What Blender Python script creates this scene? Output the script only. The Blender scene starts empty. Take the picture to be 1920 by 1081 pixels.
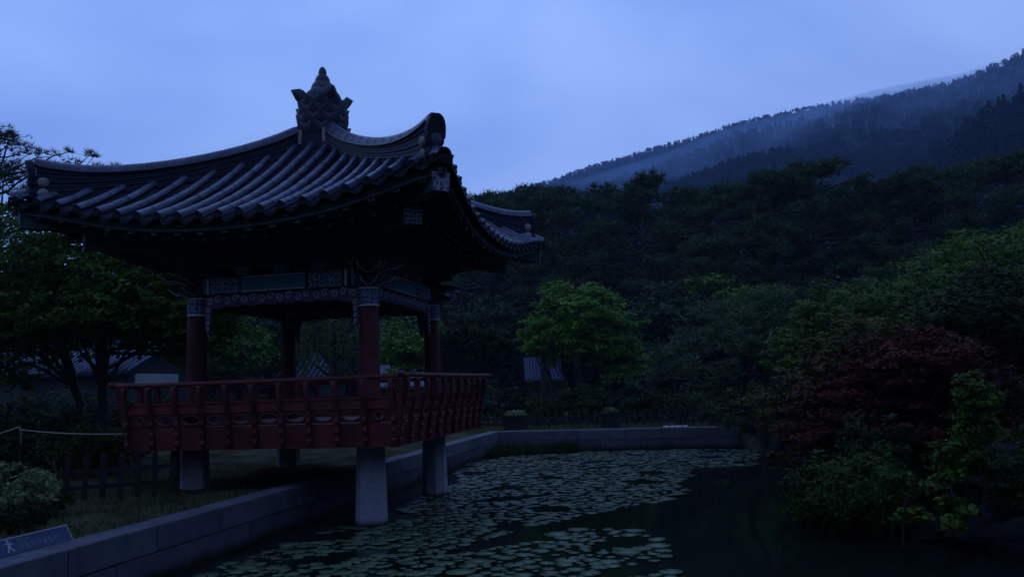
import bpy, math, random
import numpy as np
from mathutils import Matrix, Vector

PI = math.pi
R = math.radians
SC = bpy.context.scene
COL = SC.collection

# ------------------------------------------------------------------ camera
CAM = np.array([7.061, -14.35, 2.218])
CR = np.array([0.97426, 0.22175, -0.03454]); CF = np.array([-0.21624, 0.96866, 0.12223])
CF = CF / np.linalg.norm(CF); CR = CR - CF * (CR @ CF); CR /= np.linalg.norm(CR); CU = np.cross(CR, CF)
FPX = 1469.8
cam_d = bpy.data.cameras.new('camera')
cam = bpy.data.objects.new('camera', cam_d); COL.objects.link(cam)
M = Matrix.Identity(4)
for i in range(3):
    M[i][0], M[i][1], M[i][2], M[i][3] = CR[i], CU[i], -CF[i], CAM[i]
cam.matrix_world = M
cam_d.sensor_width = 36.0
cam_d.lens = FPX / 1920 * 36
cam_d.clip_start = 0.1
cam_d.clip_end = 9000
SC.camera = cam

# ------------------------------------------------------------------ sky, sun, exposure
SUN_EL, SUN_AZ = R(38), R(250)
W = bpy.data.worlds.new('World'); SC.world = W; W.use_nodes = True
nt = W.node_tree; nt.nodes.clear()
out = nt.nodes.new('ShaderNodeOutputWorld'); bg = nt.nodes.new('ShaderNodeBackground')
sky = nt.nodes.new('ShaderNodeTexSky'); sky.sky_type = 'NISHITA'; sky.sun_disc = False
sky.sun_elevation = R(2.0); sky.sun_rotation = SUN_AZ; sky.air_density = 1.0; sky.dust_density = 0.3; sky.ozone_density = 6.0
tc = nt.nodes.new('ShaderNodeTexCoord')
mp = nt.nodes.new('ShaderNodeMapping'); mp.inputs['Scale'].default_value = (1.0, 1.0, 2.6)
nz = nt.nodes.new('ShaderNodeTexNoise'); nz.inputs['Scale'].default_value = 1.3; nz.inputs['Detail'].default_value = 5; nz.inputs['Roughness'].default_value = 0.48
nz.inputs['Distortion'].default_value = 0.35
rp = nt.nodes.new('ShaderNodeValToRGB')
rp.color_ramp.elements[0].position = 0.36; rp.color_ramp.elements[0].color = (0.178, 0.318, 0.80, 1)
rp.color_ramp.elements[1].position = 0.63; rp.color_ramp.elements[1].color = (0.352, 0.530, 1.04, 1)
mul = nt.nodes.new('ShaderNodeVectorMath'); mul.operation = 'SCALE'; mul.inputs['Scale'].default_value = 10.0
mix = nt.nodes.new('ShaderNodeMix'); mix.data_type = 'RGBA'; mix.inputs['Factor'].default_value = 0.97
L = nt.links.new
L(tc.outputs['Generated'], mp.inputs['Vector']); L(mp.outputs['Vector'], nz.inputs['Vector'])
dt = nt.nodes.new('ShaderNodeVectorMath'); dt.operation = 'DOT_PRODUCT'; dt.inputs[1].default_value = (-0.60, 0.79, 0.12)
mr = nt.nodes.new('ShaderNodeMapRange'); mr.interpolation_type = 'SMOOTHSTEP'
mr.inputs['From Min'].default_value = -0.4; mr.inputs['From Max'].default_value = 1.0; mr.inputs['To Min'].default_value = 6.9; mr.inputs['To Max'].default_value = 13.3
L(tc.outputs['Generated'], dt.inputs[0]); L(dt.outputs['Value'], mr.inputs['Value']); L(mr.outputs['Result'], mul.inputs['Scale'])
L(nz.outputs['Fac'], rp.inputs['Fac']); L(rp.outputs['Color'], mul.inputs[0])
L(sky.outputs['Color'], mix.inputs['A']); L(mul.outputs['Vector'], mix.inputs['B'])
L(mix.outputs['Result'], bg.inputs['Color']); bg.inputs['Strength'].default_value = 0.1
L(bg.outputs['Background'], out.inputs['Surface'])

sd = bpy.data.lights.new('sun', 'SUN'); sun = bpy.data.objects.new('sun', sd); COL.objects.link(sun)
sd.energy = 0.06; sd.angle = R(40); sd.color = (0.75, 0.85, 1.0)
sun.rotation_euler = (PI / 2 - SUN_EL, 0, PI - SUN_AZ)
sun.location = (0, 0, 60)

SC.view_settings.view_transform = 'Standard'; SC.view_settings.look = 'None'
SC.view_settings.exposure = 0.0; SC.view_settings.gamma = 1.0
SC.render.engine = 'CYCLES'
SC.cycles.max_bounces = 6; SC.cycles.diffuse_bounces = 3; SC.cycles.glossy_bounces = 3; SC.cycles.transmission_bounces = 3
SC.cycles.volume_bounces = 1
try:
    SC.cycles.use_denoising = True
    SC.cycles.denoiser = 'OPENIMAGEDENOISE'
except Exception:
    pass

# ------------------------------------------------------------------ helpers
def at(px, py, Y):
    """A point of the place, at distance Y up the pond, from a sight line of the survey photograph."""
    d = CF + (px - 960) / FPX * CR - (py - 540.5) / FPX * CU
    return CAM + d * ((Y - CAM[1]) / d[1])

def onz(px, py, z):
    d = CF + (px - 960) / FPX * CR - (py - 540.5) / FPX * CU
    return CAM + d * ((z - CAM[2]) / d[2])

def tag(o, label=None, cat=None, group=None, kind=None):
    if label: o['label'] = label
    if cat: o['category'] = cat
    if group: o['group'] = group
    if kind: o['kind'] = kind
    return o

def link(name, mesh, parent=None, mw=None):
    o = bpy.data.objects.new(name, mesh)
    COL.objects.link(o)
    if parent is not None: o.parent = parent
    if mw is not None: o.matrix_local = mw
    return o

def empty(name, loc=(0, 0, 0), rz=0.0, parent=None):
    o = bpy.data.objects.new(name, None); COL.objects.link(o)
    o.location = loc; o.rotation_euler = (0, 0, rz); o.empty_display_size = 0.2
    if parent is not None: o.parent = parent
    return o

class MB:
    """collects faces of one mesh"""
    def __init__(self): self.v = []; self.f = []
    def add(self, vs, fs):
        n = len(self.v); self.v += [tuple(map(float, p)) for p in vs]; self.f += [tuple(i + n for i in q) for q in fs]; return self
    def box(self, a, b):
        x0, y0, z0 = a; x1, y1, z1 = b
        return self.add([(x0, y0, z0), (x1, y0, z0), (x1, y1, z0), (x0, y1, z0), (x0, y0, z1), (x1, y0, z1), (x1, y1, z1), (x0, y1, z1)],
                        [(3, 2, 1, 0), (4, 5, 6, 7), (0, 1, 5, 4), (1, 2, 6, 5), (2, 3, 7, 6), (3, 0, 4, 7)])
    def bevbox(self, a, b, c):
        """box with chamfered vertical and top edges"""
        x0, y0, z0 = a; x1, y1, z1 = b
        def ring(z, e, k):
            return [(x0 + e + k, y0 + e, z), (x1 - e - k, y0 + e, z), (x1 - e, y0 + e + k, z), (x1 - e, y1 - e - k, z), (x1 - e - k, y1 - e, z), (x0 + e + k, y1 - e, z), (x0 + e, y1 - e - k, z), (x0 + e, y0 + e + k, z)]
        rs = [ring(z0, c, c * .4), ring(z0 + c, 0, c * .4), ring(z1 - c, 0, c * .4), ring(z1, c, c * .4)]
        return self.rings(rs, True, True, True)
    def rings(self, rs, cap0=False, cap1=False, closed=True):
        n = len(rs[0]); vs = [p for r in rs for p in r]; fs = []
        for j in range(len(rs) - 1):
            for i in range(n if closed else n - 1):
                k = (i + 1) % n
                fs.append((j * n + i, j * n + k, (j + 1) * n + k, (j + 1) * n + i))
        if cap0: fs.append(tuple(range(n - 1, -1, -1)))
        if cap1: fs.append(tuple((len(rs) - 1) * n + i for i in range(n)))
        return self.add(vs, fs)
    def tube(self, pts, rad, n=8, caps=True):
        pts = [np.asarray(p, float) for p in pts]
        rads = rad if hasattr(rad, '__len__') else [rad] * len(pts)
        rs = []
        up = np.array([0.13, 0.21, 0.97])
        for i, p in enumerate(pts):
            d = pts[min(i + 1, len(pts) - 1)] - pts[max(i - 1, 0)]
            d = d / (np.linalg.norm(d) + 1e-9)
            a = np.cross(d, up); 
            if np.linalg.norm(a) < 1e-3: a = np.cross(d, np.array([1., 0, 0]))
            a /= np.linalg.norm(a); b = np.cross(d, a)
            rs.append([p + rads[i] * (math.cos(2 * PI * k / n) * a - math.sin(2 * PI * k / n) * b) for k in range(n)])
        return self.rings(rs, caps, caps)
    def lathe(self, prof, n=16, c=(0, 0, 0), ph=0.0, sq=None):
        rs = [[(c[0] + r * math.cos(2 * PI * k / n + ph), c[1] + r * math.sin(2 * PI * k / n + ph), c[2] + z) for k in range(n)] for r, z in prof]
        return self.rings(rs, True, True)
    def prism(self, poly, f0, f1):
        """poly: list of 2D points; f0/f1 map a 2D point to the two end faces"""
        n = len(poly)
        return self.add([f0(p) for p in poly] + [f1(p) for p in poly],
                        [tuple(range(n - 1, -1, -1)), tuple(range(n, 2 * n))] + [(i, (i + 1) % n, n + (i + 1) % n, n + i) for i in range(n)])
    def mesh(self, name, mat, smooth=False):
        m = bpy.data.meshes.new(name); m.from_pydata(self.v, [], self.f); m.validate()
        m.materials.append(mat)
        if smooth: m.polygons.foreach_set('use_smooth', [True] * len(m.polygons))
        m.update(); return m
    def build(self, name, mat, parent=None, smooth=False, mw=None):
        return link(name, self.mesh(name, mat, smooth), parent, mw)

def smooth_by_angle(me, ang=40):
    me.polygons.foreach_set('use_smooth', [True] * len(me.polygons))
    try: me.set_sharp_from_angle(angle=R(ang))
    except Exception: pass

def np_mesh(name, verts, tris, mat, smooth=False):
    verts = np.asarray(verts, np.float32); tris = np.asarray(tris, np.int32)
    k = tris.shape[1]
    m = bpy.data.meshes.new(name)
    m.vertices.add(len(verts)); m.vertices.foreach_set('co', verts.ravel())
    m.loops.add(tris.size); m.loops.foreach_set('vertex_index', tris.ravel())
    m.polygons.add(len(tris)); m.polygons.foreach_set('loop_start', np.arange(0, tris.size, k, dtype=np.int32))
    if smooth: m.polygons.foreach_set('use_smooth', np.ones(len(tris), bool))
    m.materials.append(mat); m.update(calc_edges=True); return m

# ------------------------------------------------------------------ materials
def mat(name, col, rough=0.7, col2=None, scale=4.0, bump=0.0, bscale=None, spec=0.35, lo=0.35, hi=0.65, detail=5, coord='Object', stretch=(1, 1, 1), sheen=None):
    m = bpy.data.materials.new(name); m.use_nodes = True
    n = m.node_tree; b = n.nodes['Principled BSDF']
    b.inputs['Roughness'].default_value = rough
    b.inputs['Specular IOR Level'].default_value = spec
    t = n.nodes.new('ShaderNodeTexCoord'); g = n.nodes.new('ShaderNodeMapping'); g.inputs['Scale'].default_value = stretch
    n.links.new(t.outputs[coord], g.inputs['Vector'])
    if col2 is not None:
        z = n.nodes.new('ShaderNodeTexNoise'); z.inputs['Scale'].default_value = scale; z.inputs['Detail'].default_value = detail
        z.inputs['Roughness'].default_value = 0.62
        r = n.nodes.new('ShaderNodeValToRGB'); r.color_ramp.elements[0].position = lo; r.color_ramp.elements[1].position = hi
        r.color_ramp.elements[0].color = (*col, 1); r.color_ramp.elements[1].color = (*col2, 1)
        n.links.new(g.outputs['Vector'], z.inputs['Vector']); n.links.new(z.outputs['Fac'], r.inputs['Fac'])
        n.links.new(r.outputs['Color'], b.inputs['Base Color'])
    else:
        b.inputs['Base Color'].default_value = (*col, 1)
    if bump:
        z2 = n.nodes.new('ShaderNodeTexNoise'); z2.inputs['Scale'].default_value = bscale or scale * 5; z2.inputs['Detail'].default_value = 6
        bm = n.nodes.new('ShaderNodeBump'); bm.inputs['Strength'].default_value = bump; bm.inputs['Distance'].default_value = 0.02
        n.links.new(g.outputs['Vector'], z2.inputs['Vector']); n.links.new(z2.outputs['Fac'], bm.inputs['Height'])
        n.links.new(bm.outputs['Normal'], b.inputs['Normal'])
    return m

def leaf_mat(name, c1, c2, rough=0.6, scale=1.4, trans=0.25, spec=0.08):
    """leaf colour varies from leaf to leaf and in drifts"""
    m = bpy.data.materials.new(name); m.use_nodes = True
    n = m.node_tree; b = n.nodes['Principled BSDF']
    b.inputs['Roughness'].default_value = rough; b.inputs['Specular IOR Level'].default_value = spec
    gi = n.nodes.new('ShaderNodeNewGeometry'); t = n.nodes.new('ShaderNodeTexCoord')
    z = n.nodes.new('ShaderNodeTexNoise'); z.inputs['Scale'].default_value = scale; z.inputs['Detail'].default_value = 3
    a = n.nodes.new('ShaderNodeMath'); a.operation = 'MULTIPLY_ADD'; a.inputs[1].default_value = 0.55
    n.links.new(t.outputs['Object'], z.inputs['Vector'])
    n.links.new(gi.outputs['Random Per Island'], a.inputs[0])
    s = n.nodes.new('ShaderNodeMath'); s.operation = 'SUBTRACT'; s.inputs[1].default_value = 0.27
    n.links.new(z.outputs['Fac'], s.inputs[0]); n.links.new(s.outputs[0], a.inputs[2])
    r = n.nodes.new('ShaderNodeValToRGB'); r.color_ramp.elements[0].position = 0.15; r.color_ramp.elements[1].position = 0.85
    r.color_ramp.elements[0].color = (*c1, 1); r.color_ramp.elements[1].color = (*c2, 1)
    n.links.new(a.outputs[0], r.inputs['Fac'])
    oi = n.nodes.new('ShaderNodeObjectInfo'); mr_ = n.nodes.new('ShaderNodeMapRange'); mr_.inputs['To Min'].default_value = 0.82; mr_.inputs['To Max'].default_value = 1.25
    vs = n.nodes.new('ShaderNodeVectorMath'); vs.operation = 'SCALE'
    n.links.new(oi.outputs['Random'], mr_.inputs['Value']); n.links.new(mr_.outputs['Result'], vs.inputs['Scale']); n.links.new(r.outputs['Color'], vs.inputs[0])
    n.links.new(vs.outputs['Vector'], b.inputs['Base Color'])
    if trans:
        tr = n.nodes.new('ShaderNodeBsdfTranslucent'); mx = n.nodes.new('ShaderNodeMixShader'); mx.inputs['Fac'].default_value = trans
        n.links.new(vs.outputs['Vector'], tr.inputs['Color'])
        o = n.nodes['Material Output']
        n.links.new(b.outputs[0], mx.inputs[1]); n.links.new(tr.outputs[0], mx.inputs[2]); n.links.new(mx.outputs[0], o.inputs['Surface'])
    return m

MT = {}
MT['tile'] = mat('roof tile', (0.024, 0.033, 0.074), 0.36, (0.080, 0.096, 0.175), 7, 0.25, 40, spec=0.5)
def vary(m, lo=0.6, hi=1.25):
    n = m.node_tree; b = n.nodes['Principled BSDF']; src = b.inputs['Base Color'].links[0].from_socket
    oi = n.nodes.new('ShaderNodeObjectInfo'); mr_ = n.nodes.new('ShaderNodeMapRange'); mr_.inputs['To Min'].default_value = lo; mr_.inputs['To Max'].default_value = hi
    vm = n.nodes.new('ShaderNodeVectorMath'); vm.operation = 'SCALE'
    n.links.new(oi.outputs['Random'], mr_.inputs['Value']); n.links.new(mr_.outputs['Result'], vm.inputs['Scale']); n.links.new(src, vm.inputs[0]); n.links.new(vm.outputs['Vector'], b.inputs['Base Color'])
    # shift the grain so that no two pieces carry the same marks
    ad = n.nodes.new('ShaderNodeVectorMath'); ad.operation = 'ADD'; sc_ = n.nodes.new('ShaderNodeMath'); sc_.operation = 'MULTIPLY'; sc_.inputs[1].default_value = 37.0
    n.links.new(oi.outputs['Random'], sc_.inputs[0])
    mpn = [q for q in n.nodes if q.type == 'MAPPING'][0]; frm = mpn.inputs['Vector'].links[0].from_socket
    n.links.new(frm, ad.inputs[0]); n.links.new(sc_.outputs[0], ad.inputs[1]); n.links.new(ad.outputs['Vector'], mpn.inputs['Vector'])
    return m
vary(MT['tile'])
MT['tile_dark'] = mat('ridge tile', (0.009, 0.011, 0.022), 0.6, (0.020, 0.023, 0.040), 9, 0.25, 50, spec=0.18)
MT['tile_end'] = mat('tile end', (0.006, 0.007, 0.010), 0.7, (0.014, 0.015, 0.020), 14, 0.4, 60, spec=0.12)  # darker than the roof tile: part of the eave-end shade is in this colour
MT['plaster'] = mat('lime plaster', (0.16, 0.15, 0.145), 0.85, (0.34, 0.32, 0.31), 9, 0.3)
MT['clay'] = mat('finial clay', (0.026, 0.031, 0.050), 0.6, (0.056, 0.062, 0.090), 5, 0.3, 30)
MT['red'] = mat('red oxide paint', (0.130, 0.022, 0.021), 0.6, (0.19, 0.038, 0.035), 3.2, 0.15, 30, stretch=(1, 1, 0.5))
MT['red_dark'] = mat('weathered red paint', (0.088, 0.018, 0.018), 0.7, (0.135, 0.028, 0.027), 5, 0.15, 40)
MT['red_pale'] = mat('worn red edge paint', (0.14, 0.05, 0.05), 0.6, (0.20, 0.085, 0.085), 8, 0.1)
vary(MT['red'], .78, 1.15); vary(MT['red_dark'], .75, 1.2)
MT['wood_dark'] = mat('dark painted timber', (0.026, 0.046, 0.050), 0.7, (0.046, 0.072, 0.076), 5, 0.15)
MT['teal'] = mat('teal paint', (0.09, 0.24, 0.29), 0.6, (0.12, 0.30, 0.36), 4, 0.1)
MT['pale_line'] = mat('pale painted line', (0.58, 0.64, 0.72), 0.6, (0.70, 0.76, 0.82), 9)
MT['violet'] = mat('violet grey paint', (0.50, 0.46, 0.62), 0.6, (0.68, 0.64, 0.78), 12)
MT['violet_dark'] = mat('dull violet board', (0.12, 0.06, 0.13), 0.7, (0.20, 0.11, 0.21), 8)
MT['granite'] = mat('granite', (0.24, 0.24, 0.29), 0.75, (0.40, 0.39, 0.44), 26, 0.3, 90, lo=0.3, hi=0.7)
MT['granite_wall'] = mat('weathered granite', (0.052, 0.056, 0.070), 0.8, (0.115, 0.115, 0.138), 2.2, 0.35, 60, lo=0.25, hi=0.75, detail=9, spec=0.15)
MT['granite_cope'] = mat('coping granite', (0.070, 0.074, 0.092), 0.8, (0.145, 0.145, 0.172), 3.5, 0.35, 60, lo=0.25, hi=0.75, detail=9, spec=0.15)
def tide(m, z0=0.03, z1=0.16, dark=(0.018, 0.022, 0.014)):
    # green-black weed line where the water laps the stone
    n = m.node_tree; b = n.nodes['Principled BSDF']; src = b.inputs['Base Color'].links[0].from_socket
    ge = n.nodes.new('ShaderNodeNewGeometry'); sp = n.nodes.new('ShaderNodeSeparateXYZ'); n.links.new(ge.outputs['Position'], sp.inputs[0])
    nz_ = n.nodes.new('ShaderNodeTexNoise'); nz_.inputs['Scale'].default_value = 3.0; nz_.inputs['Detail'].default_value = 5; n.links.new(ge.outputs['Position'], nz_.inputs['Vector'])
    ma = n.nodes.new('ShaderNodeMath'); ma.operation = 'MULTIPLY_ADD'; ma.inputs[1].default_value = -0.16; n.links.new(nz_.outputs['Fac'], ma.inputs[0]); n.links.new(sp.outputs['Z'], ma.inputs[2])
    mr_ = n.nodes.new('ShaderNodeMapRange'); mr_.inputs['From Min'].default_value = z0 - .08; mr_.inputs['From Max'].default_value = z1 - .08; n.links.new(ma.outputs[0], mr_.inputs['Value'])
    mx = n.nodes.new('ShaderNodeMix'); mx.data_type = 'RGBA'; mx.inputs['A'].default_value = (*dark, 1); n.links.new(src, mx.inputs['B']); n.links.new(mr_.outputs[0], mx.inputs['Factor']); n.links.new(mx.outputs['Result'], b.inputs['Base Color'])
vary(MT['granite_wall'], .75, 1.2); vary(MT['granite_cope'], .8, 1.15)
tide(MT['granite_wall']); tide(MT['granite'], 0.0, 0.10)
MT['rock'] = mat('bank rock', (0.005, 0.0055, 0.006), 0.9, (0.015, 0.0155, 0.018), 2.5, 0.9, 9, detail=8, spec=0.1)
MT['rock_pale'] = mat('pale bank rock', (0.012, 0.013, 0.016), 0.85, (0.042, 0.042, 0.050), 3, 0.9, 10, detail=8, spec=0.1)
MT['fence'] = mat('dark fence wood', (0.018, 0.014, 0.012), 0.8, (0.034, 0.027, 0.022), 6, 0.2, stretch=(1, 1, 0.2))
MT['bark'] = mat('bark', (0.020, 0.016, 0.014), 0.9, (0.045, 0.036, 0.030), 7, 0.6, 18, stretch=(1, 1, 0.3))
MT['pine_bark'] = mat('pine bark', (0.028, 0.019, 0.016), 0.9, (0.058, 0.038, 0.030), 6, 0.7, 14, stretch=(1, 1, 0.4))
MT['rope'] = mat('pale rope', (0.34, 0.31, 0.24), 0.85, (0.45, 0.42, 0.34), 40)
MT['white'] = mat('white plastic', (0.72, 0.74, 0.78), 0.4, (0.8, 0.8, 0.82), 8)
MT['white_wall'] = mat('whitewashed wall', (0.50, 0.52, 0.56), 0.85, (0.62, 0.63, 0.66), 3)
MT['sign_blue'] = mat('blue sign face', (0.008, 0.030, 0.095), 0.35, (0.012, 0.044, 0.13), 3, spec=0.5)
MT['sign_edge'] = mat('sign aluminium edge', (0.34, 0.36, 0.40), 0.4)
MT['sign_ink'] = mat('sign lettering', (0.20, 0.24, 0.30), 0.5)
MT['planter'] = mat('dark planter', (0.012, 0.012, 0.013), 0.6, (0.022, 0.02, 0.02), 6)
MT['soil'] = mat('ground soil and grass', (0.026, 0.031, 0.014), 0.95, (0.085, 0.080, 0.050), 1.1, 0.5, 14, detail=9, spec=0.0)
MT['hill'] = mat('forest floor', (0.003, 0.0045, 0.003), 0.95, (0.006, 0.009, 0.005), 0.02, 0)
MT['blue_roof'] = mat('blue sheet roof', (0.040, 0.048, 0.10), 0.4, (0.06, 0.068, 0.13), 1.2, spec=0.5)

def plate_mat(name, dark, pale, scale):
    """painted end plate: pale geometric pattern on a dark ground"""
    m = bpy.data.materials.new(name); m.use_nodes = True; n = m.node_tree; b = n.nodes['Principled BSDF']
    b.inputs['Roughness'].default_value = 0.65
    t = n.nodes.new('ShaderNodeTexCoord'); v = n.nodes.new('ShaderNodeTexVoronoi'); v.feature = 'DISTANCE_TO_EDGE'; v.inputs['Scale'].default_value = scale
    v.inputs['Randomness'].default_value = 0.55
    r = n.nodes.new('ShaderNodeValToRGB'); r.color_ramp.elements[0].position = 0.06; r.color_ramp.elements[1].position = 0.13
    r.color_ramp.elements[0].color = (*pale, 1); r.color_ramp.elements[1].color = (*dark, 1)
    n.links.new(t.outputs['Object'], v.inputs['Vector']); n.links.new(v.outputs['Distance'], r.inputs['Fac']); n.links.new(r.outputs['Color'], b.inputs['Base Color'])
    return m
MT['plate'] = plate_mat('painted end plate', (0.05, 0.06, 0.10), (0.26, 0.29, 0.38), 14)
MT['dancheong'] = plate_mat('painted beam pattern', (0.06, 0.12, 0.16), (0.34, 0.38, 0.48), 11)
MT['capital'] = plate_mat('painted column band', (0.055, 0.08, 0.16), (0.26, 0.29, 0.40), 13)

MT['lf_maple'] = leaf_mat('bright maple leaf', (0.044, 0.115, 0.013), (0.145, 0.265, 0.034))
MT['lf_broad'] = leaf_mat('broad leaf green', (0.046, 0.112, 0.013), (0.130, 0.225, 0.028))
MT['lf_right'] = leaf_mat('fresh leaf green', (0.044, 0.092, 0.013), (0.130, 0.205, 0.032))
MT['lf_dark'] = leaf_mat('dark shrub leaf', (0.016, 0.032, 0.008), (0.046, 0.070, 0.017))
MT['lf_bank'] = leaf_mat('bank shrub leaf', (0.022, 0.050, 0.009), (0.062, 0.105, 0.018))
MT['lf_olive'] = leaf_mat('olive shrub leaf', (0.028, 0.042, 0.008), (0.075, 0.092, 0.018))
MT['lf_blue'] = leaf_mat('grey green leaf', (0.020, 0.042, 0.020), (0.050, 0.085, 0.040))
MT['lf_red'] = leaf_mat('red maple leaf', (0.045, 0.013, 0.009), (0.135, 0.032, 0.022))
MT['lf_rust'] = leaf_mat('rust maple leaf', (0.045, 0.042, 0.010), (0.12, 0.098, 0.022))
MT['lf_vine'] = leaf_mat('yellow green leaf', (0.036, 0.085, 0.010), (0.105, 0.160, 0.022))
MT['lf_azalea'] = leaf_mat('pale green leaf', (0.10, 0.155, 0.055), (0.33, 0.41, 0.16))
MT['lf_willow'] = leaf_mat('willow leaf', (0.035, 0.055, 0.012), (0.08, 0.105, 0.028))
MT['needle'] = leaf_mat('pine needle', (0.020, 0.036, 0.013), (0.070, 0.098, 0.034), trans=0.1)
MT['needle_pond'] = leaf_mat('pond pine needle', (0.050, 0.085, 0.042), (0.145, 0.200, 0.100), trans=0.1)
MT['wood_far'] = leaf_mat('far wood foliage', (0.004, 0.008, 0.006), (0.012, 0.019, 0.011), scale=0.3, trans=0.0)
MT['grass'] = leaf_mat('grass blade', (0.045, 0.070, 0.018), (0.120, 0.135, 0.050))
MT['reed'] = leaf_mat('water grass blade', (0.022, 0.048, 0.012), (0.045, 0.085, 0.022))
MT['pad'] = leaf_mat('lily pad', (0.045, 0.092, 0.040), (0.125, 0.180, 0.090), rough=0.35, trans=0.0, spec=0.28)

# ------------------------------------------------------------------ the ground, the water
GZ = 0.60
SHORE_Y = [-14, -8, -5, -2, 1, 4, 7, 9, 11, 12.4]
SHORE_X = [11.6, 11.4, 11.2, 11.0, 10.6, 10.4, 10.2, 9.8, 9.0, 8.4]
def shore(y): return np.interp(y, SHORE_Y, SHORE_X)
def ground_z(x, y):
    b = 0.035 * np.sin(x * 1.7 + y * 0.6) * np.cos(y * 1.3 - x * 0.4) + 0.02 * np.sin(x * 4.1) * np.sin(y * 3.7)
    z = GZ + np.where((x < -0.2) | (x > 12) | (y > 13), b, 0)
    # right bank mounds up behind the rocks
    m = np.clip((x - shore(y)) / 5, 0, 1) * ((y > -14) & (y < 16))
    z = z + 0.5 * m
    pond = (x > 0.33) & (y < 12.2) & (y > -12.6)
    edge = np.clip((x - shore(y) + 0.5) / 0.9, 0, 1)
    z = np.where(pond, -1.2 + (z + 1.2) * edge * edge * (3 - 2 * edge), z)
    return z
def axis(fine0, fine1, step, lo, hi, extra=()):
    a = list(np.arange(fine0, fine1, step))
    d = step; x = fine1
    while x < hi: a.append(x); d *= 1.35; x += d
    a.append(hi); d = step; x = fine0
    while x > lo: a.append(x); d *= 1.35; x -= d
    a.append(lo); a += list(extra)
    return np.unique(np.round(a, 3))
gx = axis(-9, 17, 0.4, -2000, 1200, (0.22, 0.44)); gy = axis(-16, 17, 0.4, -120, 1400, (12.1, 12.3))
X, Y = np.meshgrid(gx, gy); Z = ground_z(X, Y)
nx, ny = len(gx), len(gy)
idx = np.arange(nx * ny).reshape(ny, nx)
quads = np.stack([idx[:-1, :-1], idx[:-1, 1:], idx[1:, 1:], idx[1:, :-1]], -1).reshape(-1, 4)
tag(link('ground', np_mesh('ground', np.stack([X, Y, Z], -1).reshape(-1, 3), quads, MT['soil'], True)), kind='structure')

wm = bpy.data.materials.new('pond water'); wm.use_nodes = True
n = wm.node_tree; b = n.nodes['Principled BSDF']
b.inputs['Base Color'].default_value = (0.006, 0.011, 0.008, 1); b.inputs['Roughness'].default_value = 0.07; b.inputs['IOR'].default_value = 1.33
t_ = n.nodes.new('ShaderNodeTexCoord'); z1 = n.nodes.new('ShaderNodeTexNoise'); z1.inputs['Scale'].default_value = 2.2; z1.inputs['Detail'].default_value = 3
bm_ = n.nodes.new('ShaderNodeBump'); bm_.inputs['Strength'].default_value = 0.06; bm_.inputs['Distance'].default_value = 0.03
n.links.new(t_.outputs['Object'], z1.inputs['Vector']); n.links.new(z1.outputs['Fac'], bm_.inputs['Height']); n.links.new(bm_.outputs['Normal'], b.inputs['Normal'])
MT['water'] = wm
tag(MB().add([(0.40, -12.8, 0), (12.5, -12.8, 0), (12.5, 12.22, 0), (0.40, 12.22, 0)], [(0, 1, 2, 3)]).build('water', wm), kind='structure')

# ------------------------------------------------------------------ hills
def np_noise(x, y, s):
    return (np.sin(x / s * 1.3 + 1.1) * np.cos(y / s * 1.7 + .3) + 0.5 * np.sin(x / s * 3.1 + 2.2) * np.cos(y / s * 2.7 + 1.3) + 0.25 * np.sin(x / s * 6.3) * np.sin(y / s * 5.9))
def hill(name, ridge, Yr, Yf, zf, tree_px, rough, ns=90, nt_=40):
    """terrain rising from a foot line at Yf to a ridge line at Yr and falling behind it"""
    px = np.array([r[0] for r in ridge], float); py = np.array([r[1] for r in ridge], float)
    cs = np.linspace(px[0], px[-1], ns); V = []
    for c in cs:
        top = at(c, np.interp(c, px, py) + tree_px, Yr)
        d = (top - CAM) / (Yr - CAM[1])
        row = []
        for k in range(nt_ + 8):
            t = k / nt_
            Yk = Yf + (Yr - Yf) * t
            x = CAM[0] + d[0] * (Yk - CAM[1])
            if t <= 1: z = zf + (top[2] - zf) * t ** 1.12
            else: z = top[2] - (t - 1) * (top[2] - zf) * 0.8
            row.append((x, Yk, z + rough * np_noise(x, Yk, 60) * min(1, t * 2) * (1 if t < .9 else 0.5)))
        V.append(row)
    V = np.array(V); n0, n1 = V.shape[:2]
    id_ = np.arange(n0 * n1).reshape(n0, n1)
    q = np.stack([id_[:-1, :-1], id_[1:, :-1], id_[1:, 1:], id_[:-1, 1:]], -1).reshape(-1, 4)
    tag(link(name, np_mesh(name, V.reshape(-1, 3), q, MT['hill'], True)), kind='structure')
    return V
H1 = hill('mountain_slope', [(-900, 640), (-300, 560), (200, 470), (600, 395), (880, 372), (1000, 362), (1100, 345), (1160, 326), (1227, 306), (1290, 284), (1357, 259), (1422, 236), (1500, 219), (1600, 190), (1700, 168), (1800, 140), (1920, 92), (2200, 30), (2700, -40)], 620, 150, 0.0, 20, 7)
H2 = hill('far_mountain', [(300, 480), (800, 395), (960, 352), (1030, 334), (1097, 312), (1160, 293), (1227, 273), (1292, 254), (1367, 231), (1449, 212), (1600, 182), (1900, 140)], 1250, 900, 0.0, 9, 4, 70, 20)
H3 = hill('hill_spur', [(1350, 470), (1560, 410), (1700, 338), (1780, 262), (1850, 205), (1920, 175), (2100, 110), (2600, 40)], 300, 110, 0.0, 30, 2, 50, 30)

H4 = hill('wood_rise', [(300, 490), (700, 440), (880, 405), (1000, 398), (1100, 398), (1300, 396), (1500, 386), (1700, 378), (1920, 352), (2300, 300)], 150, 58, 0.0, 62, 1.5, 60, 30)

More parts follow.
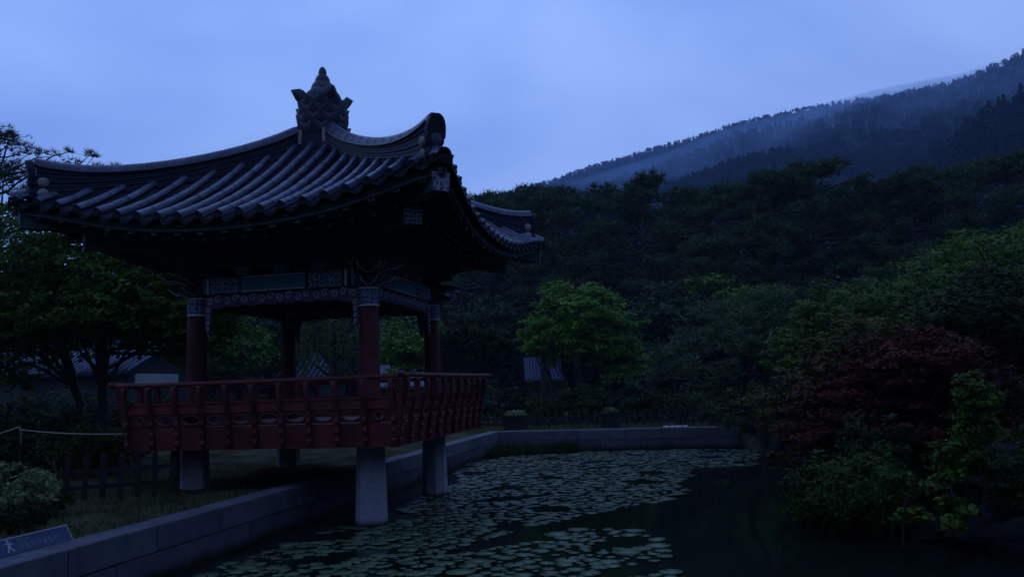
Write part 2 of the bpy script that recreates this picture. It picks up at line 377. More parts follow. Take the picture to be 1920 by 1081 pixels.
# ------------------------------------------------------------------ granite pond walls
rng = random.Random(5)
def stone_wall(name, label, axis_, fixed, a0, a1, thick, joints_top, joints_low, sgn):
    """two block courses and a lower footing course; axis_ 'y' runs along y with the face at x=fixed"""
    root = empty(name, (fixed, a0, 0) if axis_ == 'y' else (a0, fixed, 0))
    tag(root, label, 'wall', kind='thing')
    ox, oy = root.location.x, root.location.y
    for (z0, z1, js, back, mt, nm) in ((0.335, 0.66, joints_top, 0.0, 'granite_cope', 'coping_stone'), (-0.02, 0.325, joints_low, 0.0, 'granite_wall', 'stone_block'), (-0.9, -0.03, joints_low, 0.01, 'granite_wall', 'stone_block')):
        for p, q in zip(js[:-1], js[1:]):
            e = rng.uniform(-.006, .006) - back; g = 0.005
            if axis_ == 'y':
                a, b_ = sorted((fixed + sgn * e, fixed - sgn * thick))
                m = MB().bevbox((a - ox, p + g - oy, z0), (b_ - ox, q - g - oy, z1 + rng.uniform(-.004, .004)), 0.012)
            else:
                a, b_ = sorted((fixed + sgn * e, fixed - sgn * thick))
                m = MB().bevbox((p + g - ox, a - oy, z0), (q - g - ox, b_ - oy, z1 + rng.uniform(-.004, .004)), 0.012)
            m.build(nm, MT[mt], root)
    return root
jt = [-12.5, -11.0, -9.6, -8.45, -7.03, -5.62, -4.2, -2.8, -1.4, 0.0, 1.4, 2.8, 4.2, 5.6, 7.0, 8.4, 9.8, 11.2, 12.0]
jl = [-12.5, -11.6, -10.3, -9.0, -7.7, -6.3, -4.9, -3.5, -2.1, -0.7, 0.7, 2.1, 3.5, 4.9, 6.3, 7.7, 9.1, 10.5, 12.0]
stone_wall('pond_wall', 'long granite block wall of the pond running under the red pavilion', 'y', 0.517, -12.5, 12.0, 0.40, jt, jl, 1)
jt2 = [0.12, 1.9, 3.27, 4.81, 6.0, 7.19, 8.4]; jl2 = [0.12, 1.3, 2.6, 4.0, 5.3, 6.35, 7.4, 8.4]
stone_wall('pond_wall', 'granite block wall closing the far end of the pond below the picket fence', 'x', 12.005, 0.12, 8.4, 0.40, jt2, jl2, -1)

# ------------------------------------------------------------------ the pavilion
pav = empty('pavilion', (0, 0, 0))
tag(pav, 'red railed wooden pavilion with dark tiled roof standing on granite piers at the pond edge', 'pavilion')
C_ = 1.681
def rotk(k): return Matrix.Rotation(k * PI / 2, 4, 'Z')

# roof surface -------------------------------------------------
def lift(t, s):
    t = abs(t); c = min(1, t / max(s, 1e-3)); f = min(t / 3.85, 1.05)
    return 0.58 * f * f * (1 + 2.0 * max(0, 1 - f) * c ** 3)
def Zs(s):
    w = 3.62 - s
    return 4.97 + (0.42 * w + 0.0708 * w * w if w > 0 else 0.42 * w)
def surf(t, s): return Zs(s) + lift(t, s)
def eave(t): return 3.62 + 0.22 * min(1, abs(t) / 3.84) ** 2.5

# piers, columns
pier_prof = lambda zb, w0, w1: [(w0, zb), (w1, 1.30)]
for (x, y, zb) in ((C_, -C_, -0.9), (C_, C_, -0.9), (-C_, -C_, 0.45), (-C_, C_, 0.45)):
    w0 = 0.215 + 0.034 * (1.3 - zb) / 1.3
    m = MB(); sc = 1 / math.cos(PI / 8)
    m.lathe([(w0 * sc, zb), (0.217 * sc, 1.29), (0.205 * sc, 1.305)], 8, (x, y, 0), PI / 8)
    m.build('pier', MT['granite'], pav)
    c = MB().lathe([(0.178, 1.50), (0.178, 2.2), (0.170, 3.2), (0.165, 3.66)], 20, (x, y, 0)).build('column', MT['red_dark'], pav, True)
    m = MB().lathe([(0.171, 3.655), (0.174, 3.67), (0.174, 3.99)], 20, (x, y, 0)); m.build('painted_band', MT['capital'], c)
    m = MB()
    for zz in (3.655, 3.955): m.lathe([(0.177, zz), (0.183, zz + .008), (0.183, zz + .022), (0.177, zz + .03)], 20, (x, y, 0))
    m.build('band_ring', MT['pale_line'], c)
    m = MB().lathe([(0.16, 3.99), (0.16, 4.72)], 12, (x, y, 0)); m.build('column_head', MT['wood_dark'], c)

# deck with joists
d = MB().box((-2.40, -2.40, 1.56), (2.40, 2.40, 1.66)).build('deck', MT['red_dark'], pav)
for k in range(7):
    xx = -2.1 + 0.7 * k
    MB().box((xx - .07, -2.38, 1.38), (xx + .07, 2.38, 1.555)).build('joist', MT['wood_dark'], d)
for yy in (-C_, C_):
    MB().box((-2.38, yy - .11, 1.312), (2.38, yy + .11, 1.378)).build('girder', MT['wood_dark'], d)

# lintels, fringe, brackets per side
def ribbon(path, w, y0, y1):
    """flat raised scroll of width w following a path in the x-z plane"""
    m = MB(); n = len(path); rs = []
    for i, p in enumerate(path):
        d = np.subtract(path[min(i + 1, n - 1)], path[max(i - 1, 0)]); d = d / (np.linalg.norm(d) + 1e-9)
        ww = w * (0.55 + 0.45 * math.sin(PI * min(1, (i + 1) / n)))
        nx_, nz_ = -d[1] * ww / 2, d[0] * ww / 2
        rs.append([(p[0] + nx_, y0, p[1] + nz_), (p[0] - nx_, y0, p[1] - nz_), (p[0] - nx_, y1, p[1] - nz_), (p[0] + nx_, y1, p[1] + nz_)])
    m.rings(rs, True, True); return m
def scroll(cx, cz, r, a0, turns, n=12, tail=0.0, sg=1):
    P = []
    for i in range(n):
        t = i / (n - 1); a = a0 + sg * turns * 2 * PI * t; rr = r * (1 - 0.78 * t)
        P.append((cx + rr * math.cos(a), cz + rr * math.sin(a)))
    if tail: P = [(P[0][0] - tail, P[0][1] + 0.02)] + P
    return P
for k in range(4):
    mw = rotk(k)
    y0 = -C_
    ln = MB().box((-1.52, y0 - .09, 4.02), (1.52, y0 + .09, 4.345)).build('lintel', MT['wood_dark'], pav, mw=mw)
    MB().box((-0.72, y0 - .097, 4.075), (0.52, y0 - .088, 4.285)).build('center_panel', MT['teal'], ln)
    for zz in (4.045, 4.30):
        MB().box((-0.72, y0 - .099, zz), (0.52, y0 - .088, zz + .022)).build('painted_line', MT['pale_line'], ln)
    for (xa, xb) in ((-1.36, -0.78), (0.58, 1.22)):
        MB().box((xa, y0 - .098, 4.04), (xb, y0 - .088, 4.325)).build('painted_panel', MT['dancheong'], ln)
    for xa in (-1.50, -1.43, 1.27, 1.40):
        MB().box((xa, y0 - .098, 4.04), (xa + .04, y0 - .088, 4.325)).build('painted_stripe', MT['pale_line'] if xa in (-1.43, 1.27) else MT['teal'], ln)
    # carved fringe board
    n_ = 60; top = []; bot = []
    for i in range(n_ + 1):
        x = -1.50 + 3.0 * i / n_; e = abs(x) / 1.5
        top.append((x, 4.012)); bot.append((x, 3.83 - 0.03 * abs(math.sin(x * 9)) - 0.10 * e ** 8))
    rs = [[(a[0], y0 - .03, a[1]), (b2[0], y0 - .03, b2[1]), (b2[0], y0 + .03, b2[1]), (a[0], y0 + .03, a[1])] for a, b2 in zip(top, bot)]
    fr = MB().rings(rs, True, True).build('carved_fringe', MT['violet_dark'], pav, mw=mw)
    r2 = random.Random(40 + k)
    for j in range(17):
        x = -1.40 + 2.8 * j / 16
        sg = 1 if j % 2 else -1
        m = ribbon(scroll(x, 3.925 + sg * 0.02, 0.075, PI * (0.1 if sg > 0 else 0.9) + r2.uniform(-.4, .4), 1.15, 13, 0.05 * sg, sg), 0.022, y0 - .052, y0 - .031)
        m.build('scroll', MT['violet'], fr)
    for sx in (-1, 1):
        drop = [(1.50, 3.82), (1.36, 3.82), (1.37, 3.70), (1.40, 3.62), (1.39, 3.52), (1.43, 3.45), (1.42, 3.38), (1.46, 3.31), (1.49, 3.40), (1.50, 3.5)]
        dr = MB().prism(drop if sx > 0 else [(-a, b2) for a, b2 in drop][::-1], lambda p: (p[0], y0 - .025, p[1]), lambda p: (p[0], y0 + .025, p[1])).build('hanging_carving', MT['violet_dark'], pav, mw=mw)
        for (zz, rr) in ((3.75, .055), (3.63, .045), (3.52, .04), (3.42, .03)):
            ribbon(scroll(sx * (1.44), zz, rr, 0.6 if sx > 0 else 2.5, 1.0, 10, 0, sx), 0.018, y0 - .045, y0 - .026).build('scroll', MT['violet'], dr)
    # purlin and wall plate above
    MB().box((-2.15, y0 - .10, 4.50), (2.15, y0 + .10, 4.70)).build('purlin', MT['wood_dark'], pav, mw=mw)
    MB().tube([(-2.35, y0, 4.80), (2.35, y0, 4.80)], 0.11, 10).build('round_purlin', MT['wood_dark'], pav, mw=mw)
    for xx in (-.75, 0, .75):
        MB().prism([(xx - .09, 4.35), (xx + .09, 4.35), (xx + .14, 4.50), (xx - .14, 4.50)], lambda p: (p[0], y0 - .07, p[1]), lambda p: (p[0], y0 + .07, p[1])).build('bearing_block', MT['teal'], pav, mw=mw)

def wing(m, L_, z):
    return [(0.12, z), (0.24, z - .02), (L_ * .62, z + .03), (L_ * .82, z + .025), (L_, z + .10), (L_ * .86, z + .12), (L_ * .7, z + .15), (0.24, z + .18), (0.12, z + .18)]
for (sx, sy) in ((1, -1), (1, 1), (-1, -1), (-1, 1)):
    for dirn in ((sx, 0), (0, sy), (sx * .7071, sy * .7071)):
        for z, L_ in ((4.02, 0.50), (4.24, 0.64)):
            pl = wing(None, L_, z); dx, dy = dirn; px_, py_ = -dy, dx; w = .045
            br = MB().prism(pl, lambda p: (sx * C_ + dx * p[0] - px_ * w, sy * C_ + dy * p[0] - py_ * w, p[1]), lambda p: (sx * C_ + dx * p[0] + px_ * w, sy * C_ + dy * p[0] + py_ * w, p[1])).build('bracket_arm', MT['wood_dark'], pav)
            m = MB()
            low = pl[:5]
            for sd_ in (-1, 1):
                ps = [(sx * C_ + dx * p[0] + sd_ * px_ * (w + .001), sy * C_ + dy * p[0] + sd_ * py_ * (w + .001), p[1] + .012) for p in low]
                m.tube(ps, 0.009, 5)
            m.build('painted_outline', MT['pale_line'], br)

# railing ------------------------------------------------------
ZB, ZT = 1.313, 2.465
def oz(z): return 2.43 + (z - ZB) * 0.155
NB = 10; HALF = 2.43; bw = 2 * HALF / NB
# shared meshes (built in bay coordinates: x along the side, y = -outward distance, bay centred on x=0)
def panel_low():
    m = MB(); x0 = bw / 2 - .002
    z0, z1 = ZB, 1.70
    for (za, zb, e) in ((z0, z0 + .10, .018), (z0 + .104, z1, 0.0)):
        a, b2 = oz(za) + e, oz(zb) + e
        m.add([(-x0, -a, za), (x0, -a, za), (x0, -b2, zb), (-x0, -b2, zb), (-x0, -a + .05, za), (x0, -a + .05, za), (x0, -b2 + .05, zb), (-x0, -b2 + .05, zb)],
              [(0, 1, 2, 3), (7, 6, 5, 4), (0, 4, 5, 1), (1, 5, 6, 2), (2, 6, 7, 3), (3, 7, 4, 0)])
    return m.mesh('lower_board', MT['red'])
def panel_hole(circ=False):
    m = MB(); x0 = bw / 2 - .004; za, zb = 1.715, 1.925; cz = (za + zb) / 2; n_ = 24
    ex, ez = (0.06, 0.06) if circ else (0.150, 0.062)
    outer = []; inner = []
    for i in range(n_):
        a = 2 * PI * i / n_; c, s = math.cos(a), math.sin(a)
        f = min(x0 / max(abs(c), 1e-6), (zb - cz) / max(abs(s), 1e-6))
        outer.append((c * f, cz + s * f)); inner.append((ex * c, cz + ez * s * (1.0 if abs(c) < .8 else .9)))
    def P(p, dd): return (p[0], -oz(p[1]) + dd, p[1])
    vs = [P(p, 0) for p in outer] + [P(p, 0) for p in inner] + [P(p, .035) for p in outer] + [P(p, .035) for p in inner]
    fs = []
    for i in range(n_):
        j = (i + 1) % n_
        fs += [(i, j, n_ + j, n_ + i), (2 * n_ + j, 2 * n_ + i, 3 * n_ + i, 3 * n_ + j), (n_ + i, n_ + j, 3 * n_ + j, 3 * n_ + i), (j, i, 2 * n_ + i, 2 * n_ + j)]
    m.add(vs, fs)
    rim = MB(); rs = []
    for i in range(n_ + 1):
        a = 2 * PI * i / n_; c, s = math.cos(a), math.sin(a)
        rs.append([P(((ex + q) * c, cz + (ez + q) * s * (1.0 if abs(c) < .8 else .9)), dd) for q, dd in ((0.0, .0), (0.005, -.012), (.022, -.012), (.027, .0))])
    rim.rings(rs, False, False, True)
    return m.mesh('pierced_panel', MT['red_dark']), rim.mesh('hole_rim', MT['red_pale'])
def post_mesh():
    # carved bracket post: profile in (outward, z)
    pr = [(0, 1.35), (.05, 1.345), (.085, 1.38), (.095, 1.43), (.06, 1.46), (.055, 1.52), (.08, 1.56), (.078, 1.60), (.05, 1.63), (.055, 1.69), (.082, 1.73), (.075, 1.77), (.045, 1.80),
          (.05, 1.90), (.075, 2.00), (.095, 2.12), (.098, 2.24), (.085, 2.33), (.060, 2.375), (-.01, 2.375), (.015, 2.28), (.02, 2.10), (-.01, 1.95), (-.02, 1.7), (-.02, 1.4)]
    return MB().prism(pr, lambda p: (-.036, -(oz(p[1]) + p[0]), p[1]), lambda p: (.036, -(oz(p[1]) + p[0]), p[1])).mesh('post', MT['red_dark'])
def leaf_support():
    m = MB(); z = 2.378; o = oz(2.41) + .02
    pr = [(-.10, z + .012), (-.085, z), (-.03, z - .012), (0, z - .016), (.03, z - .012), (.085, z), (.10, z + .012), (.06, z + .022), (-.06, z + .022)]
    return m.prism(pr, lambda p: (p[0], -o - .035, p[1]), lambda p: (p[0], -o + .035, p[1])).mesh('rail_support', MT['red_pale'])
ml = panel_low(); mh, mrim = panel_hole(); mhc, mrimc = panel_hole(True); mpost = post_mesh(); msup = leaf_support()
for k in range(4):
    rl = empty('railing', (0, 0, 0), 0, pav); rl.matrix_local = rotk(k)
    for i in range(NB):
        x = -HALF + bw * (i + .5); T = Matrix.Translation((x, 0, 0))
        link('lower_board', ml, rl, T)
        edge = i in (0, NB - 1)
        link('pierced_panel', mhc if edge else mh, rl, T)
        link('hole_rim', mrimc if edge else mrim, rl, T)
    for i in range(NB + 1):
        T = Matrix.Translation((-HALF + bw * i, 0, 0))
        link('post', mpost, rl, T); link('rail_support', msup, rl, T)
    hx = oz(1.98)
    m = MB()
    for (za, zb, e) in ((1.932, 1.972, .022), (1.975, 2.085, .006), (2.088, 2.118, .020)):
        a = oz((za + zb) / 2) + e; x0 = hx
        m.box((-x0, -a, za), (x0, -a + .05, zb))
    m.build('middle_rail', MT['red'], rl)
    o = oz(2.42) + .025
    m = MB(); zc = 2.420
    n_ = 24; pts = []
    for i in range(n_ + 1):
        u = -1 + 2 * i / n_; pts.append((u * (o + .10), -o, zc + 0.012 * abs(u) ** 4 + (0.022 if k % 2 else 0)))
    m.tube(pts, 0.042, 12)
    m.build('handrail', MT['red'], rl, True)
for (sx, sy) in ((1, -1), (1, 1), (-1, -1), (-1, 1)):
    z0, z1 = ZB - .004, 2.36
    a, b2 = oz(z0), oz(z1)
    def sq(c, h, z): return [(sx * c - h, sy * c - h, z), (sx * c + h, sy * c - h, z), (sx * c + h, sy * c + h, z), (sx * c - h, sy * c + h, z)]
    MB().rings([sq(a - .02, .07, z0), sq(oz(1.9) - .03, .06, 1.9), sq(b2 - .02, .05, z1)], True, True).build('corner_post', MT['red_dark'], pav)

# rafters and eaves -------------------------------------------
roof = empty('roof', (0, 0, 0), 0, pav)
roof['label'] = 'dark clay tiled roof with upturned corners'
def frame(k, t, s, dz, dirs=None):
    """matrix on the roof surface of side k at (t, s): X along the eave, Y uphill, Z out of the roof"""
    e = 0.05
    p = Vector((t, -s, surf(t, s) + dz))
    up = Vector((0, e * 2, surf(t, s - e) - surf(t, s + e))).normalized()
    ax = Vector((1, 0, 0)); nz_ = ax.cross(up).normalized()
    m = Matrix.Identity(4)
    for i in range(3): m[i][0], m[i][1], m[i][2], m[i][3] = ax[i], up[i], nz_[i], p[i]
    return rotk(k) @ m
TL = 0.36
def arch(r0, r1, l, th, disc=False, name='roof_tile', mt='tile', n_=8):
    m = MB(); rs = []
    for (r, y) in ((r0, 0.0), (r0, l * .92), (r1, l), (r1, l + .05)):
        ro = [(r * math.cos(PI * i / n_), y, r * math.sin(PI * i / n_) * 1.18) for i in range(n_ + 1)]
        ri = [((r - th) * math.cos(PI * i / n_), y, (r - th) * math.sin(PI * i / n_) * 1.18) for i in range(n_, -1, -1)]
        rs.append(ro + ri)
    m.rings(rs, True, True)
    me = m.mesh(name, MT[mt]); smooth_by_angle(me, 35); return me
tile_me = arch(0.066, 0.060, TL, 0.016)
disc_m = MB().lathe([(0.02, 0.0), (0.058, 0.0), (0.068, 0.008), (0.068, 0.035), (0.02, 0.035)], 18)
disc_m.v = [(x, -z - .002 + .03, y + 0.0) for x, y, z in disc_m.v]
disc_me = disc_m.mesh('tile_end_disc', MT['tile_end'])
# drip tile: hanging curved tongue between two cover tiles
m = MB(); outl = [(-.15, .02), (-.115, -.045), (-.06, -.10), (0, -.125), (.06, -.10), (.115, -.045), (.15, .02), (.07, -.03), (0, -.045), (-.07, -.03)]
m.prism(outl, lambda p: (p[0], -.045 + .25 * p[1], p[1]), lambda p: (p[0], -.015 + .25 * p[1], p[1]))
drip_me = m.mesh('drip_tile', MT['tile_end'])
SP = 0.362
stuff_parts = []
for k in range(4):
    rows = [SP * i for i in range(-10, 11)]
    far = k in (2, 3)
    for t in rows:
        s_end = eave(t); s_top = max(abs(t) + 0.10, 0.40)
        nt_t = max(1, int(round((s_end - s_top) * 1.1 / TL)))
        step = (s_end - s_top) / nt_t
        for j in range(nt_t):
            s0 = s_end - step * j
            jx = rng.uniform(-.006, .006)
            mw = frame(k, t + jx, s0 - (0.0), 0.045)
            sc_ = Matrix.Diagonal((1, (step * 1.12) / TL, 1, 1))
            # tile spans from s0 uphill by step; lay it on the chord to the next point
            a = Vector((t + jx, -s0, surf(t, s0) + .065)); b2 = Vector((t + jx, -(s0 - step), surf(t, s0 - step) + .065))
            up = (b2 - a); ln_ = up.length; up.normalize(); ax = Vector((1, 0, 0)); nn = ax.cross(up)
            mm = Matrix.Identity(4)
            for q in range(3): mm[q][0], mm[q][1], mm[q][2], mm[q][3] = ax[q], up[q], nn[q], a[q]
            mm = rotk(k) @ mm @ Matrix.Diagonal((1, ln_ / TL, 1, 1))
            if far: stuff_parts.append((tile_me, mm))
            else: link('roof_tile', tile_me, roof, mm)
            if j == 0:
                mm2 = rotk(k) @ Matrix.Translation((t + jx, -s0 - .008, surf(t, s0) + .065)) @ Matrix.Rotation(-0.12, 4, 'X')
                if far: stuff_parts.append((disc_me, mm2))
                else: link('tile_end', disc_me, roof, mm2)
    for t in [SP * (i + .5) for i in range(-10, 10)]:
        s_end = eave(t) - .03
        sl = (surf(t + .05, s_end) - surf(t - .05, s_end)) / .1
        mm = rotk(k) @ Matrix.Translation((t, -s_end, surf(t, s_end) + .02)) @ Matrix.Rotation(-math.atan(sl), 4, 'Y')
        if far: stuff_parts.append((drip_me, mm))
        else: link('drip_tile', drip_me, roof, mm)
def join_stuff(name, parts, parent, matn):
    m = MB()
    for me, mm in parts:
        m.add([mm @ v.co for v in me.vertices], [tuple(p.vertices) for p in me.polygons])
    o = m.build(name, MT[matn], parent); o['kind'] = 'stuff'; return o
join_stuff('rear_tiles', stuff_parts, roof, 'tile')
# concave tiles in the troughs: stepped corrugated sheets, one per side
for k in range(4):
    V = []; F = []; nS = 30; cols = []
    ts = np.arange(-3.84, 3.841, SP / 6)
    grid = []
    for t in ts:
        col = []
        a = abs(t); s1 = eave(t); s0 = a if a > .05 else .05
        ph = (t / SP) % 1.0; tro = 0.02 - 0.10 * math.sin(PI * ph)
        for j in range(nS + 1):
            s = s1 + (s0 - s1) * j / nS
            stp = 0.014 * (((s1 - s) / 0.12) % 1.0)
            col.append((t, -s, surf(t, s) + .03 + tro - stp))
        grid.append(col)
    m = MB(); m.rings(grid, False, False, False)
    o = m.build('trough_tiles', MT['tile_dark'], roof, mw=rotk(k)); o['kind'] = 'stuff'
# soffit, eave boards, rafters
for k in range(4):
    ts = np.linspace(-3.80, 3.80, 61)
    m = MB()
    m.rings([[(t, -(max(abs(t), .05) + (eave(t) - .07 - max(abs(t), .05)) * j / 8), surf(t, max(abs(t), .05) + (eave(t) - .07 - max(abs(t), .05)) * j / 8) - 0.13) for j in range(9)] for t in ts], closed=False)
    m.build('soffit', MT['wood_dark'], roof, mw=rotk(k))
    m = MB()
    m.rings([[(t, -(eave(t) - .10), surf(t, eave(t)) - .06), (t, -(eave(t) - .10), surf(t, eave(t)) - .165), (t, -(eave(t) - .16), surf(t, eave(t)) - .165), (t, -(eave(t) - .16), surf(t, eave(t)) - .06)] for t in ts * .99], True, True)
    m.build('eave_board', MT['wood_dark'], roof, mw=rotk(k))
    m = MB()
    m.rings([[(t, -(eave(t) - .095), surf(t, eave(t)) - .150 + q[1]) if q[0] == 0 else (t, -(eave(t) - .118), surf(t, eave(t)) - .150 + q[1]) for q in ((0, 0), (0, -.018), (1, -.018), (1, 0))] for t in ts * .985], True, True)
    m.build('eave_line', MT['plate'] if False else MT['clay'], roof, mw=rotk(k))
    # lower eave line over the round rafters
    m = MB()
    t2 = np.linspace(-3.0, 3.0, 41)
    def zr(t): return 4.80 + 0.58 * (abs(t) / 3.85) ** 2
    m.rings([[(t, -2.96, zr(t) + .155), (t, -2.96, zr(t) + .085), (t, -2.90, zr(t) + .085), (t, -2.90, zr(t) + .155)] for t in t2], True, True)
    m.build('eave_line', MT['clay'], roof, mw=rotk(k))
    for i in range(17):
        t = -3.36 + 0.42 * i
        s1 = eave(t) - .17; s0 = max(2.3, abs(t) * .93)
        if s1 - s0 < .2: s0 = s1 - .25
        z1 = surf(t, s1) - .235; z0 = surf(t, s0) - .235
        z0 = z1 + (z0 - z1) * 0.8
        h = .05
        fr_ = MB().add([(t - h, -s1, z1 - h), (t + h, -s1, z1 - h), (t + h, -s1, z1 + h), (t - h, -s1, z1 + h), (t - h, -s0, z0 - h), (t + h, -s0, z0 - h), (t + h, -s0, z0 + h), (t - h, -s0, z0 + h)],
                       [(0, 1, 2, 3), (7, 6, 5, 4), (0, 4, 5, 1), (1, 5, 6, 2), (2, 6, 7, 3), (3, 7, 4, 0)]).build('flying_rafter', MT['wood_dark'], roof, mw=rotk(k))
        m = MB()
        h2 = .046
        for (xa, za, xb, zb) in ((-h2, -h2, h2, -h2 + .012), (-h2, h2 - .012, h2, h2), (-h2, -h2 + .012, -h2 + .012, h2 - .012), (h2 - .012, -h2 + .012, h2, h2 - .012), (-.012, -.012, .012, .012)):
            m.box((t + xa, -s1 - .006, z1 + za), (t + xb, -s1 + .002, z1 + zb))
        mm = m.mesh('painted_end', MT['pale_line']); o = bpy.data.objects.new('painted_end', mm); COL.objects.link(o); o.parent = roof; o.matrix_local = rotk(k)
    for i in range(15):
        t = -2.66 + 0.38 * i
        s1 = 2.86; z1 = zr(t); s0 = 1.3; z0 = z1 + .62
        if abs(t) > 1.6: s0 = min(2.6, 1.3 + (abs(t) - 1.6) * 1.1); z0 = z1 + .40 * (s1 - s0)
        MB().tube([(t, -s1, z1), (t, -s0, z0)], 0.062, 10).build('rafter', MT['wood_dark'], roof, mw=rotk(k))
        o = MB().lathe([(0.046, 0), (0.046, .006), (.03, .008)], 10).mesh('rafter_end', MT['teal'])
        oo = link('rafter_end', o, roof, rotk(k) @ Matrix.Translation((t, -s1 - .001, z1)) @ Matrix.Rotation(PI / 2, 4, 'X'))
# corner rafters with painted end plates
for k in range(4):
    mw = rotk(k) @ Matrix.Rotation(-PI / 4, 4, 'Z')     # +x along the diagonal towards (1,-1)
    for (h1, z1, h0, z0, w, hh) in ((3.66, 5.20, 2.2, 5.25, .10, .13), (2.98, 4.90, 1.3, 5.10, .12, .13)):
        a, b2 = h1 * math.sqrt(2), h0 * math.sqrt(2)
        cr = MB().add([(a, -w, z1 - hh), (a, w, z1 - hh), (a, w, z1 + hh), (a, -w, z1 + hh), (b2, -w, z0 - hh), (b2, w, z0 - hh), (b2, w, z0 + hh), (b2, -w, z0 + hh)],
                      [(0, 1, 2, 3), (7, 6, 5, 4), (4, 5, 1, 0), (5, 6, 2, 1), (6, 7, 3, 2), (7, 4, 0, 3)]).build('corner_rafter', MT['wood_dark'], roof, mw=mw)
        pl = [(-w - .02, -hh - .01), (w + .02, -hh - .01), (w + .045, hh + .01), (-w - .045, hh + .01)]
        o = MB().prism(pl, lambda p: (a + .002, p[0], z1 + p[1]), lambda p: (a + .03, p[0], z1 + p[1])).mesh('painted_plate', MT['plate'])
        link('painted_plate', o, roof, mw)

# hip ridges ---------------------------------------------------
def ridge_top(h): return float(np.interp(h, HX, HZ))
HX = np.linspace(.3, 3.6, 34)
HZ = np.polyval(np.polyfit([.39, 1.0, 1.68, 2.3, 2.77, 3.2, 3.57], [7.50, 7.05, 6.68, 6.42, 6.29, 6.25, 6.29], 4), HX)
def hipz(h): return surf(h, h)
half_cap = arch(0.115, 0.105, 0.36, 0.025, name='ridge_tile', mt='tile')
for k in range(4):
    hr = empty('hip_ridge', (0, 0, 0), 0, pav); hr.matrix_local = rotk(k) @ Matrix.Rotation(-PI / 4, 4, 'Z')
    hs = np.linspace(.36, 3.52, 40); q2 = math.sqrt(2)
    # stacked flat courses
    NC = 6
    for c in range(NC):
        rs = []
        w = 0.135 - 0.004 * c + (0.012 if c % 2 else 0)
        for h in hs:
            lo = hipz(h) - .02; hi = ridge_top(h) - .135
            za = lo + (hi - lo) * c / NC; zb = lo + (hi - lo) * (c + 1) / NC - .012
            if c == 0: za -= .08
            rs.append([(h * q2, -w, za), (h * q2, w, za), (h * q2, w - .01, zb), (h * q2, -w + .01, zb)])
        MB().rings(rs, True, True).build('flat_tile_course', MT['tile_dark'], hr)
    rs = []
    for h in hs:
        hi = ridge_top(h) - .146
        rs.append([(h * q2, -.105, hi - .3), (h * q2, .105, hi - .3), (h * q2, .105, hi - .01), (h * q2, -.105, hi - .01)])
    MB().rings(rs, True, True).build('ridge_core', MT['tile_dark'], hr)
    rs = [[(h * q2, -.16, ridge_top(h) - .146), (h * q2, .16, ridge_top(h) - .146), (h * q2, .155, ridge_top(h) - .118), (h * q2, -.155, ridge_top(h) - .118)] for h in hs]
    MB().rings(rs, True, True).build('cap_course', MT['tile'], hr)
    n_ = 13; he = np.linspace(3.55, .36, n_ + 1)
    for a_, b_ in zip(he[:-1], he[1:]):
        A = Vector((a_ * q2, 0, ridge_top(a_) - .117)); B = Vector((b_ * q2, 0, ridge_top(b_) - .117))
        up = B - A; l = up.length; up.normalize(); nn = Vector((0, 0, 1)); ax = up.cross(nn).normalized(); nn = ax.cross(up)
        mm = Matrix.Identity(4)
        for q in range(3): mm[q][0], mm[q][1], mm[q][2], mm[q][3] = ax[q], up[q], nn[q], A[q]
        link('ridge_tile', half_cap, hr, mm @ Matrix.Diagonal((1, l / .36, 1, 1)))
    # ridge end: two stacked cover tiles stopped with plaster, a tall rounded end tile above
    he_ = 3.53 * q2; zb = hipz(3.53)
    for i, zz in enumerate((zb + .10, zb + .29)):
        m = MB().lathe([(.03, -.20), (.125, -.20), (.135, -.18), (.135, .08), (.115, .085), (.02, .085)], 16); m.v = [(he_ + z, x, zz + y) for x, y, z in m.v]
        m.build('end_cover_tile', MT['tile_dark'], hr)
        m = MB().lathe([(.10, 0), (.10, .012), (.05, .03), (.01, .034)], 14); m.v = [(he_ + .088 + z, x, zz + y) for x, y, z in m.v]
        m.build('end_disc', MT['clay'], hr)
        for sg in (-1, 1):
            m = MB().lathe([(.02, 0), (.085, 0.0), (.075, .03), (.04, .05), (.01, .055)], 10)
            m.v = [(he_ - .12 + x * 1.1, sg * (.125 + z), zz + y * 1.05) for x, y, z in m.v]
            m.build('plaster', MT['plaster'], hr)
    outl = [(-.145, -.12), (-.155, -.03), (-.15, .06), (-.13, .13), (-.095, .19), (-.05, .225), (0, .235), (.05, .225), (.095, .19), (.13, .13), (.15, .06), (.155, -.03), (.145, -.12)]
    z0 = zb + .44
    MB().prism(outl, lambda p: (he_ - .01 + .20 * max(0, p[1]), p[0], z0 + p[1]), lambda p: (he_ + .10 + .25 * max(0, p[1]), p[0], z0 + p[1])).build('ridge_end_tile', MT['tile_dark'], hr)
    # corner cover tiles running out to the tip
    for (h0, h1) in ((3.56, 3.67), (3.65, 3.76)):
        A = Vector((h1 * q2, 0, hipz(h1) + .06)); B = Vector((h0 * q2, 0, hipz(h0) + .06))
        up = B - A; l = up.length; up.normalize(); ax = up.cross(Vector((0, 0, 1))).normalized(); nn = ax.cross(up); mm = Matrix.Identity(4)
        for q in range(3): mm[q][0], mm[q][1], mm[q][2], mm[q][3] = ax[q], up[q], nn[q], A[q]
        link('corner_tile', half_cap, hr, mm @ Matrix.Diagonal((1.1, l / .36, 1, 1)))
    m = MB().prism([(-.14, .02), (-.10, -.10), (0, -.16), (.10, -.10), (.14, .02)], lambda p: (3.765 * q2, p[0], hipz(3.76) + .06 + p[1]), lambda p: (3.79 * q2, p[0], hipz(3.76) + .06 + p[1])); m.build('corner_drip_tile', MT['tile_end'], hr)

